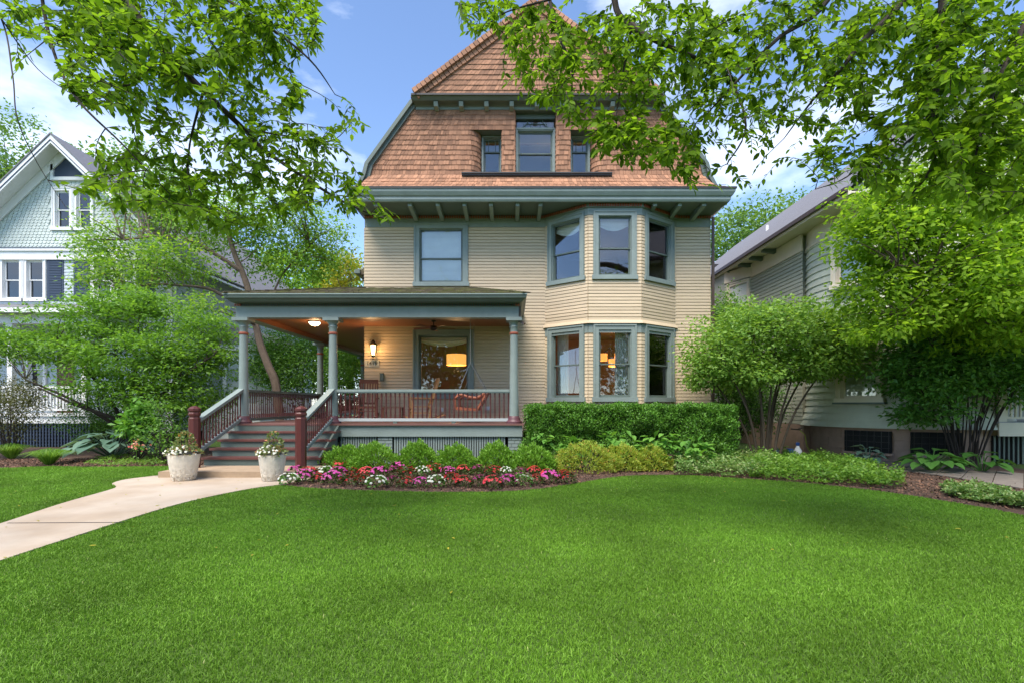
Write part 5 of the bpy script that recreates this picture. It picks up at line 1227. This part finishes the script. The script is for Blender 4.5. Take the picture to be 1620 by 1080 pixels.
# ================================================================== TREES
def stems_to(rs, base, targets, r0, mt, parent, name='stems', bow=.12, k=7, rmin=.008):
    m = MB()
    for tg in targets:
        pts_ = mid(base+rs.normal(size=3)*[.06,.06,0], tg, k, bow, rs); rr = np.linspace(r0*rs.uniform(.6,1), rmin, k); m.tube(pts_, list(rr), 6)
    return m.build(name, mt, parent, smooth=True)
def tree(name, label, cat, base, ells, ncl, per, cr, flat, L, wl, mt, seed, trunk=None, r0=.05, nst=14, group=None, lo=.45, barkm=None, T=LEAF4, droop=.25, up=.9, limbs=None, mtpart='trunk'):
    rs = NPR(seed); t = thing(name, label, cat, tuple(base), group); base = np.array(base, float)
    C, O = shell_pts(rs, ells, ncl, lo)
    C[:,2] = np.maximum(C[:,2], .12)
    P, D, Nn, Ls = cluster_leaves(rs, C, O, per, cr, flat, L, up, droop)
    P[:,2] = np.maximum(P[:,2], .05)
    leaf_obj('crown', rs, P, D, Nn, Ls, Ls*wl, mt, t, T)
    m = MB(); barkm = barkm or bark; src = [base]
    if trunk is not None:
        for pl_, ra, rb in trunk:
            pl_ = [np.array(p, float) for p in smooth_line(pl_, 4)] if len(pl_) > 2 else [np.array(p, float) for p in pl_]
            m.tube(pl_, list(np.linspace(ra, rb, len(pl_))), 8); src += pl_[len(pl_)//3:]
    src = np.array(src)
    for i in rs.choice(len(C), min(nst, len(C)), replace=False):
        d = np.linalg.norm(src-C[i], axis=1)+np.maximum(0, src[:,2]-C[i][2])*.7; s0 = src[d.argmin()]; ln = np.linalg.norm(C[i]-s0)
        pp = mid(s0, C[i], 6, .1, rs); ra = min(r0, .008+.012*ln); m.tube(pp, list(np.linspace(ra, .004, 6)), 5)
    m.build(mtpart, barkm, t, smooth=True)
    return t
E = px_e
# ornamental tree beside the porch
Yo = 19.5; tp = lambda *a: [px(x, y, Yo+dy) for x, y, dy in a]
b0 = px(442, 640, Yo); b0 = (b0[0]+.1, Yo, 0)
tree('ornamental_tree', 'slender leaning tree with open light green crown left of the porch', 'tree', b0,
    [E(250,415,110,45,Yo-1,1.4), E(175,435,60,40,Yo-1.5,1), E(330,350,120,50,Yo,1.5), E(450,405,90,50,Yo+1,1.5), E(505,390,60,60,Yo+1.5,1.2), E(420,325,90,40,Yo,1.3), E(250,330,80,40,Yo,1.2), E(160,380,40,40,Yo-1,1), E(320,480,40,22,Yo-2.5,.6)],
    950, 26, .25, .45, .135, .5, L_orn, 101, trunk=[([b0]+tp((437,612,0),(425,580,0),(412,545,0),(405,515,0),(393,460,0),(383,430,0),(372,405,0),(362,370,0),(358,340,0)), .17, .07), (tp((383,430,0),(345,405,-.3),(300,380,-.6),(255,374,-.8),(195,380,-1)), .09, .03), (tp((425,470,0),(363,470,-.4),(330,457,-.7),(290,452,-1),(240,450,-1.2),(195,458,-1.4)), .07, .03), (tp((405,515,0),(425,480,.4),(450,430,.8),(490,390,1.2)), .06,.02)], r0=.035, nst=150, lo=.25, barkm=mat('pale_brown_bark', (.13,.095,.07), .9, .25, 8, bump=.4, bscale=30))
# Japanese maple
Ym = 15.4; b0 = (px(205,0,Ym)[0], Ym, 0)
sp = [([b0, px(a,b,Ym+d), px(c,e,Ym+d*2), px(f,g,Ym+d*2.5)], .07, .02) for a,b,d,c,e,f,g in ((190,660,-.2,150,600,90,540),(200,650,.2,190,590,170,500),(215,655,.3,240,580,290,520),(220,665,-.3,270,610,340,560),(180,672,-.4,110,630,40,600),(205,650,0,215,580,220,500),(190,668,-.5,120,640,60,612))]
tree('maple_tree', 'wide spreading layered green maple in front of the left house', 'tree', b0,
    [E(180,505,130,32,Ym,1.5), E(95,548,70,32,Ym,1.4), E(200,560,150,40,Ym-.6,1.6), E(310,560,75,55,Ym,1.4), E(175,612,75,28,Ym-.5,1.2), E(280,625,95,38,Ym-.4,1.4), E(335,515,45,22,Ym,1.0), E(22,545,50,24,Ym,1.1), E(-50,555,60,28,Ym,1.2), E(200,480,90,22,Ym+.4,1.2)],
    1500, 26, .18, .28, .112, .48, L_maple, 102, trunk=sp, r0=.014, nst=120, lo=.3, barkm=bark_d, droop=.15, up=1.2)
# shrubs on the left
def bush(name, label, x, yb, Y, ells, ncl, per, cr, L, mt, seed, nst=22, wl=.55, lo=.3, cat='shrub', group=None):
    b0 = (px(x, 0, Y)[0], Y, 0); return tree(name, label, cat, b0, ells, int(ncl*1.2), int(per*1.9), cr, .7, L*1.15, wl, mt, seed, r0=.02, nst=nst, group=group, lo=lo, barkm=bark_d, mtpart='stems')
bush('barberry_shrub', 'loose brownish green shrub at the left edge of the photo', 15, 0, 14.2, [E(15,650,55,45,14.2,.8), E(-40,640,60,60,14.2,.8), E(30,620,35,25,14.2,.6)], 330, 14, .14, .05, L_berb, 103)
bush('leafy_shrub', 'small leafy shrub left of the maroon newel post', 262, 0, 12.9, [E(265,692,30,26,12.9,.35), E(258,655,26,20,12.9,.3), E(236,700,20,20,12.6,.3), E(245,632,16,12,12.9,.25)], 80, 6, .09, .06, L_shr, 104)
bush('leafy_sapling', 'bright green leafy sapling rising above the blue hosta', 218, 0, 13.4, [E(218,645,12,12,13.4,.2), E(222,672,28,12,13.4,.4), E(205,675,20,8,13.3,.3)], 40, 9, .09, .13, L_hyd, 105, nst=12)
bush('evergreen_shrub', 'dark dense evergreen shrub beneath the maple', 230, 0, 16.6, [E(250,650,110,45,16.6,.8), E(150,660,60,35,16.6,.7)], 520, 16, .18, .05, L_yew, 106)
bush('garden_shrub', 'broad green shrub behind the side porch railing', 480, 0, 21.5, [E(470,590,70,40,21.5,1.0), E(430,570,40,40,21.5,1), E(470,545,50,30,21.8,1)], 620, 14, .26, .085, L_shr, 107)
bush('garden_shrub', 'bright green shrub seen between the rear porch column and the house', 548, 0, 24, [E(550,590,38,45,24,1.0), E(540,560,30,20,24,1.0)], 380, 14, .26, .085, L_boxw, 108)
fb_ = thing('pink_flower', 'small pink flower cluster beside the sapling left of the steps', 'flower', (px(216,0,12.7)[0], 12.7, 0)); rs = NPR(5); n = 26
P = np.array([px(216,704,12.7)]*n)+rs.normal(size=(n,3))*[.13,.06,.05]; leaf_obj('blossoms', rs, P, rs.normal(size=(n,3)), rs.normal(size=(n,3))+[0,-.6,.6], np.full(n,.06), np.full(n,.06), petal['salmon'], fb_); MB().tube([(px(216,0,12.7)[0],12.7,0), px(216,704,12.7)], .008, 5).build('stem', L_shr, fb_)
# multi-stemmed small tree right of the bay
Ys = 13.6; b0 = np.array((px(1212,0,Ys)[0], Ys, 0)); sp = []
for i, (x, y, d) in enumerate(((1140,560,-.5),(1160,575,.4),(1190,540,-.3),(1205,520,.2),(1228,530,-.4),(1248,540,.3),(1275,540,-.2),(1300,545,.3),(1330,545,-.4),(1120,590,.2),(1262,520,.6))):
    bx_ = b0+np.array([(x-1225)*.0028, rnd.uniform(-.15,.15), 0]); tp_ = np.array(px(x,y,Ys+d)); m1 = bx_+(tp_-bx_)*.45; m1[0] = bx_[0]+(tp_[0]-bx_[0])*.28; sp.append(([tuple(bx_), tuple(m1), tuple(tp_)], .04, .015))
tree('multi_stem_tree', 'multi stemmed small tree with domed crown right of the bay', 'tree', tuple(b0),
    [E(1225,530,125,40,Ys,1.5), E(1135,560,48,40,Ys,1.1), E(1315,545,58,45,Ys,1.2), E(1225,502,95,24,Ys,1.3), E(1345,515,32,26,Ys,.8), E(1108,590,22,25,Ys,.6), E(1180,590,60,25,Ys,1.2), E(1270,580,70,25,Ys,1.2)],
    1150, 24, .16, .5, .11, .52, L_multi, 110, trunk=sp, r0=.018, nst=140, lo=.35)
bush('evergreen_shrub', 'tall dark evergreen between the house corner and the multi stemmed tree', 1150, 0, 16.2, [E(1160,600,35,80,16.2,.6), E(1200,640,35,45,16.2,.6)], 420, 15, .18, .06, L_yew, 111)
bush('garden_shrub', 'tall green shrub showing above the multi stemmed tree by the corner', 1150, 0, 18.2, [E(1148,500,32,34,18.2,.8), E(1160,560,35,70,18.2,.8)], 300, 14, .22, .08, L_shr, 112)
# dark shrub at right
Yd_ = 12.4; b0 = np.array((px(1530,0,Yd_)[0], Yd_, 0)); sp = []
for i in range(26):
    x = 1440+i*8; bx_ = b0+np.array([(i-13)*.02, rnd.uniform(-.2,.2), 0]); tp_ = np.array(px(x+rnd.uniform(-8,8), 560+rnd.uniform(-20,40), Yd_+rnd.uniform(-.7,.7))); m1 = bx_+(tp_-bx_)*.5; m1[0] = bx_[0]+(tp_[0]-bx_[0])*.38; sp.append(([tuple(bx_), tuple(m1), tuple(tp_)], .02, .008))
tree('arching_shrub', 'large dark green shrub with many thin stems before the right porch', 'shrub', tuple(b0),
    [E(1500,575,105,50,Yd_,1.3), E(1458,595,50,48,Yd_,1.1), E(1590,575,70,65,Yd_,1.2), E(1500,525,100,32,Yd_,1.1), E(1470,650,50,20,Yd_,.7), E(1670,560,70,70,Yd_,1.1)],
    1000, 26, .16, .5, .12, .5, L_dark, 113, trunk=sp, r0=.012, nst=120, lo=.4, barkm=bark_d, mtpart='stems')
# layered tree filling the right side
Yt = 10.6; b0 = (px(1690,0,Yt)[0], Yt, 0)
tree('layered_tree', 'bright green tree with tiered branches in front of the round tower', 'tree', b0,
    [E(1395,385,70,55,Yt,1.2), E(1500,400,110,100,Yt,1.5), E(1600,350,80,120,Yt,1.5), E(1382,460,48,34,Yt,1.0), E(1470,490,100,40,Yt,1.3), E(1590,500,80,60,Yt,1.4), E(1370,335,45,38,Yt,.9), E(1450,320,80,60,Yt,1.2), E(1700,420,90,140,Yt,1.5), E(1400,520,40,20,Yt-.3,.8), E(1560,440,70,60,Yt-.8,1.2)],
    1500, 24, .17, .40, .118, .5, L_lay, 114, trunk=[([b0, px(1680,560,Yt), px(1660,450,Yt), px(1640,340,Yt)], .14, .06), ([px(1668,480,Yt), px(1600,445,Yt-.3), px(1500,430,Yt-.5), px(1420,420,Yt-.6)], .06, .02), ([px(1660,450,Yt), px(1590,380,Yt), px(1480,340,Yt), px(1400,330,Yt)], .06, .02), ([px(1675,540,Yt), px(1600,520,Yt), px(1500,500,Yt-.2), px(1420,500,Yt-.4)], .05, .015)], r0=.025, nst=160, lo=.3, T=LEAF8, up=.7, droop=.4)
# ------------------------------------------------------------------ overhanging boughs close to the camera
def bough_tree(name, label, trunk, limbs, regions, ntips, per, L, seed, nsolo=300, mt=L_fore, dsp=(-.8,1.2)):
    rs = NPR(seed); t = thing(name, label, 'tree', trunk[0][0][0]); m = MB(); src = []
    for pl_, ra, rb in trunk: m.tube(smooth_line(pl_, 4), list(np.linspace(ra, rb, (len(pl_)-1)*4+1)), 9)
    m.build('trunk', bark, t, smooth=True); m = MB()
    for pl_, Y0, ra, rb in limbs:
        q = [px(x, y, Y0+.25*math.sin(i*1.7)) for i, (x, y) in enumerate(pl_)]
        q = [np.array(p) for p in smooth_line(q, 6)]; m.tube(q, list(np.linspace(ra, rb, len(q))), 7); src += q
    wt = np.array([r[2]*r[3]*(r[4] if len(r) > 4 else 1) for r in regions], float); ix = rs.choice(len(regions), ntips, p=wt/wt.sum()); tips = []
    base_src = np.array(src)
    for i in ix:
        x, y, rx, ry = regions[i][:4]; a = rs.uniform(0,6.28); k = rs.rand()**.5; xx, yy = x+rx*k*math.cos(a), y+ry*k*math.sin(a)
        y0 = base_src[np.abs(base_src[:,0]-(xx-CX)*5.2/FPX).argmin()][1]; tips.append(px(xx, yy, y0+rs.uniform(*dsp)))
    tips = np.array(tips); d0 = np.array([np.linalg.norm(base_src-p, axis=1).min() for p in tips]); LP, LD, LN = [], [], []
    CA = np.zeros((len(src)+2*ntips, 3)); CA[:len(src)] = np.array(src); nc = len(src)
    for p in tips[d0.argsort()]:
        A = CA[:nc]; dd_ = np.linalg.norm(A-p, axis=1)+np.maximum(0, p[2]-A[:,2])*.8; s0 = A[dd_.argmin()].copy(); ln = np.linalg.norm(p-s0)
        k = 7; pp = mid(s0, p, k, .10, rs); pp[:,2] -= .05*np.sin(np.linspace(0, math.pi, k))*ln; m.tube(pp, list(np.linspace(min(.012,.003+.006*ln), .0018, k)), 4); CA[nc], CA[nc+1] = pp[2], pp[4]; nc += 2
        ax = unit(pp[-1]-pp[-3]); side = unit(np.cross(ax, [0,0,1])+rs.normal(size=3)*.2)
        ln2 = min(.55, max(.28, ln*.75))
        for j in range(per):
            f = 1-(j/per)*ln2/max(ln, .3); f = max(f, .05); q = pp[0]+(pp[-1]-pp[0])*f; ii = min(k-2, int(f*(k-1))); fr_ = f*(k-1)-ii; q = pp[ii]+(pp[ii+1]-pp[ii])*fr_
            sg = 1 if j % 2 else -1; D = ax*.7+side*sg*(.9 if j else .1)+rs.normal(size=3)*.25; D[2] -= .35; Nn = np.cross(side, ax); Nn = Nn if Nn[2] > 0 else -Nn; Nn = Nn*.7+[0,-.25,.3]+rs.normal(size=3)*.45
            LP.append(q); LD.append(D); LN.append(Nn)
    m.build('twigs', bark_d, t, smooth=True)
    LP, LD, LN = map(np.array, (LP, LD, LN)); n = len(LP); Ls = L*rs.uniform(.65,1.25,n); o = np.argsort(LP[:,1]/Ls)
    V8, F8 = LEAF8; solo = o[:nsolo]; rest = o[nsolo:]; me = fast_mesh('leaf', V8, F8, mt, np.zeros(8), True)
    for i in solo:
        ob = bpy.data.objects.new('leaf', me); COL.objects.link(ob); D = Vector(LD[i]).normalized(); s_ = Vector(LN[i]).cross(D).normalized(); u = D.cross(s_)
        ob.parent = t; ob.matrix_parent_inverse = wmat(t).inverted(); ob.matrix_basis = Matrix(((D.x,s_.x,u.x,LP[i][0]),(D.y,s_.y,u.y,LP[i][1]),(D.z,s_.z,u.z,LP[i][2]),(0,0,0,1))) @ Matrix.Diagonal((Ls[i], Ls[i]*.52, Ls[i]*.52, 1))
    leaf_obj('crown', rs, LP[rest], LD[rest], LN[rest], Ls[rest], Ls[rest]*.52, mt, t, LEAF8)
    return t
bough_tree('overhanging_tree', 'leafy boughs hanging into the upper left of the photo', [([(-6.8,4.2,0),(-6.7,4.3,3),(-6.4,4.5,6),(-5.2,4.9,7.4),(-3.6,5.2,7.2)], .2, .07)],
    [([(20,-170),(180,-20),(250,70),(322,144),(385,204),(418,237),(481,281),(548,322),(612,348)], 5.2, .045, .006), ([(180,-20),(330,-10),(420,40),(490,95),(530,150)], 5.4, .025, .004), ([(250,70),(215,130),(160,140),(120,170)], 5.0, .014, .003), ([(60,-120),(70,20),(110,140),(200,235),(290,330)], 4.7, .02, .003), ([(322,144),(300,230),(300,300),(330,350)], 5.2, .015, .003), ([(-60,-60),(2,30),(20,120),(28,190),(60,260),(105,330)], 4.4, .008, .002), ([(385,204),(450,215),(520,225),(560,190)], 5.5, .012, .002), ([(2,30),(60,110),(130,160)], 4.4, .006, .002)],
    [(300,50,160,70), (430,40,90,55), (330,160,160,80), (450,250,100,55), (520,310,65,35), (185,100,100,80,1), (235,285,110,50,1.1), (90,25,90,40,.8), (370,320,110,50), (545,200,35,25,.5), (610,335,28,18), (20,60,30,60,.25), (150,20,80,50), (300,-75,230,60,.7), (80,-90,100,60,.6)], 1750, 8, .086, 121)
bough_tree('overhanging_tree', 'dense leafy boughs hanging across the upper right of the photo', [([(7.2,4.6,0),(7.1,4.7,3.5),(6.6,4.8,6.5),(5.0,5.1,8.0),(2.5,5.2,7.9),(.3,5.2,7.2)], .24, .06)],
    [([(960,-190),(972,0),(1000,40),(1040,66),(1092,88),(1150,120),(1180,200),(1150,260)], 5.2, .04, .005), ([(1560,-180),(1430,0),(1370,60),(1330,110),(1285,160),(1240,220)], 5.2, .04, .005), ([(1400,-190),(1310,0),(1230,62),(1165,130),(1110,190)], 5.4, .035, .005), ([(1500,-200),(1492,0),(1485,90),(1478,180),(1476,260),(1440,310)], 5.0, .05, .008), ([(850,-170),(870,0),(885,60),(905,110),(900,190)], 5.5, .025, .004), ([(1700,-150),(1620,40),(1570,150),(1540,260)], 4.8, .04, .006), ([(1000,40),(985,120),(975,200),(1000,250)], 5.2, .015, .003), ([(1478,180),(1400,230),(1340,280),(1290,300)], 5.3, .015, .003), ([(870,0),(800,20),(760,50)], 5.6, .012, .003)],
    [(770,25,50,35), (850,90,60,80), (950,120,85,105), (1060,90,105,95), (985,222,55,33), (1015,220,65,45,.9), (1075,235,40,45), (1150,130,60,100,.65), (1250,60,110,70,.75), (1300,150,80,70,.55), (1235,215,55,50,.4), (1420,100,110,110,1.2), (1540,120,100,140,1.35), (1450,260,90,70,1.2), (1570,260,80,90,1.3), (1175,285,30,22,.5), (1098,280,14,22), (1330,250,50,40,.8), (920,-70,150,55,.6), (1230,-80,180,60,.6), (1500,-90,160,70,.7), (1690,120,60,170,.8)], 3500, 8, .084, 122)
# ------------------------------------------------------------------ distant trees
def far_tree(label, x, Y, ells, ncl, seed, mt=L_back, L=.3, cr=.55, group='distant trees'):
    b0 = (px(x,0,Y)[0], Y, 0); zc_ = min(e[2] for e in ells); tree('distant_tree', label, 'tree', b0, ells, int(ncl*1.6), 22, cr, .6, L, .6, mt, seed, trunk=[([b0, (b0[0]+.3,Y,zc_*.5), (b0[0],Y,zc_)], .3, .15)], r0=.06, nst=25, group=group, lo=.5)
far_tree('big leafy tree far behind the left gable, at the photo edge', 10, 44, [E(15,240,70,55,44,4), E(-60,300,80,90,44,4), E(60,330,60,60,44,4)], 420, 131)
far_tree('pale tree rising behind the left house roof', 240, 42, [E(230,300,80,60,42,4), E(170,330,60,50,42,4), E(280,360,60,60,42,4)], 420, 132)
far_tree('bright green tree far behind the porch roof', 440, 38, [E(460,450,80,55,38,3), E(390,470,60,50,38,3), E(520,480,50,50,38,3), E(450,540,110,60,38,3)], 620, 133, L_orn)
far_tree('yellow leaved tree behind the side of the house', 546, 30, [E(546,430,22,28,30,1.5), E(540,480,26,40,30,1.5), E(560,540,30,60,30,1.5)], 200, 134, L_yel, .2, .35)
far_tree('tall leafy tree behind the grey roof of the right house', 1190, 42, [E(1190,400,70,60,42,4), E(1235,360,45,45,42,4), E(1150,370,45,40,42,4), E(1180,480,90,70,42,4), E(1175,580,60,80,42,4)], 600, 135)
far_tree('dark leafy tree far behind the left bed', 330, 36, [E(330,560,140,90,36,3), E(440,590,90,60,36,3)], 420, 136, L_shr)
# street trees behind the camera, seen only in the window panes
for i, (X, Y, hgt) in enumerate(((-24,-24,15),(-13,-27,17),(-3,-24,13.5),(8,-28,17),(19,-25,14),(31,-27,16))):
    rs = NPR(140+i); tree('street_tree', f'tree across the street mirrored in the window panes, {ords[i]} of six', 'tree', (X,Y,0), [(X,Y,hgt*.62,4.6,4.2,hgt*.36), (X+2.5,Y+1,hgt*.45,3.5,3.2,hgt*.25), (X-2.5,Y,hgt*.42,3.5,3.2,hgt*.22), (X+1,Y-2,hgt*.17,7.5,3,hgt*.2)], 620, 13, .8, .7, .5, .6, L_back, 140+i, trunk=[([(X,Y,0),(X+.2,Y,hgt*.3),(X,Y,hgt*.6)], .3, .15)], r0=.07, nst=14, group='street trees behind the camera', lo=.4)
sheet('road', [(-200,-18),(200,-18),(200,-10),(-200,-10)], -.004, mat('asphalt', (.05,.05,.052), .9, .2, 3, bump=.3))
# ------------------------------------------------------------------ odds and ends by the right foundation
jx, jy, _ = px(1262,0,13.9); jz = 0
jug = thing('garden_sprayer', 'blue and white garden jug standing by the stone foundation', 'jug', (jx, jy, 0))
MB().lathe([(.09,0),(.1,.04),(.1,.26),(.05,.34),(.035,.4)], (jx,jy,0), 16).build('body', white, jug, smooth=True); MB().lathe([(.036,.38),(.05,.4),(.05,.46),(.02,.48)], (jx,jy,0), 12).build('cap', mat('blue_plastic', (.03,.08,.3), .4, .05), jug, smooth=True); MB().lathe([(.08,.0),(.09,.3)], (jx-.18,jy+.05,.0), 14).build('blue_body', bpy.data.materials['blue_plastic'], jug, smooth=True)
tag(MB().lathe([(.06,0),(.08,.02),(.085,.2),(.07,.22),(.075,.24)], (px(1228,0,14.2)[0],14.2,.0), 14).tube([(px(1228,0,14.2)[0]-.08,14.2,.2),(px(1228,0,14.2)[0],14.2,.36),(px(1228,0,14.2)[0]+.08,14.2,.2)], .008, 5).build('bucket', bpy.data.materials['blue_plastic']), 'small blue bucket with handle among the tree stems', 'bucket')
hs = thing('garden_hose', 'yellow green garden hose hanging from the spigot on the foundation', 'hose', (px(1266,0,15.5)[0], 15.5, 0)); hx = px(1266,0,15.4)[0]; 
MB().tube([(hx,15.4,.72),(hx+.03,15.2,.6),(hx+.02,15.1,.3),(hx+.1,15.0,.05),(hx+.4,14.8,.03),(hx+.5,14.5,.03)], .015, 6).build('tube', mat('hose_green', (.35,.42,.05), .5, .05), hs, smooth=True); MB().tube([(hx,15.9,.75),(hx,15.4,.75)], .02, 6).box(hx-.05,hx+.05,15.38,15.42,.78,.8).build('spigot', iron, hs)

rs = NPR(77); n = 90; X = np.append(rs.uniform(-7, 8, 60), rs.uniform(-8.5, -4.5, 30)); Y = np.append(rs.uniform(3.5, 10.5, 60), rs.uniform(6, 10, 30)); on = inpoly(X, Y, walkpoly); Z = np.where(on, .02, .03)
fo = leaf_obj('fallen_leaves', rs, np.stack([X, Y, Z], 1), rs.normal(size=(n,3))*[1,1,.15], rs.normal(size=(n,3))*.25+[0,0,1], rs.uniform(.03,.07,n), rs.uniform(.015,.03,n), L_yel, None, LEAF8); fo['label'] = 'scattered fallen leaves on the lawn and path'
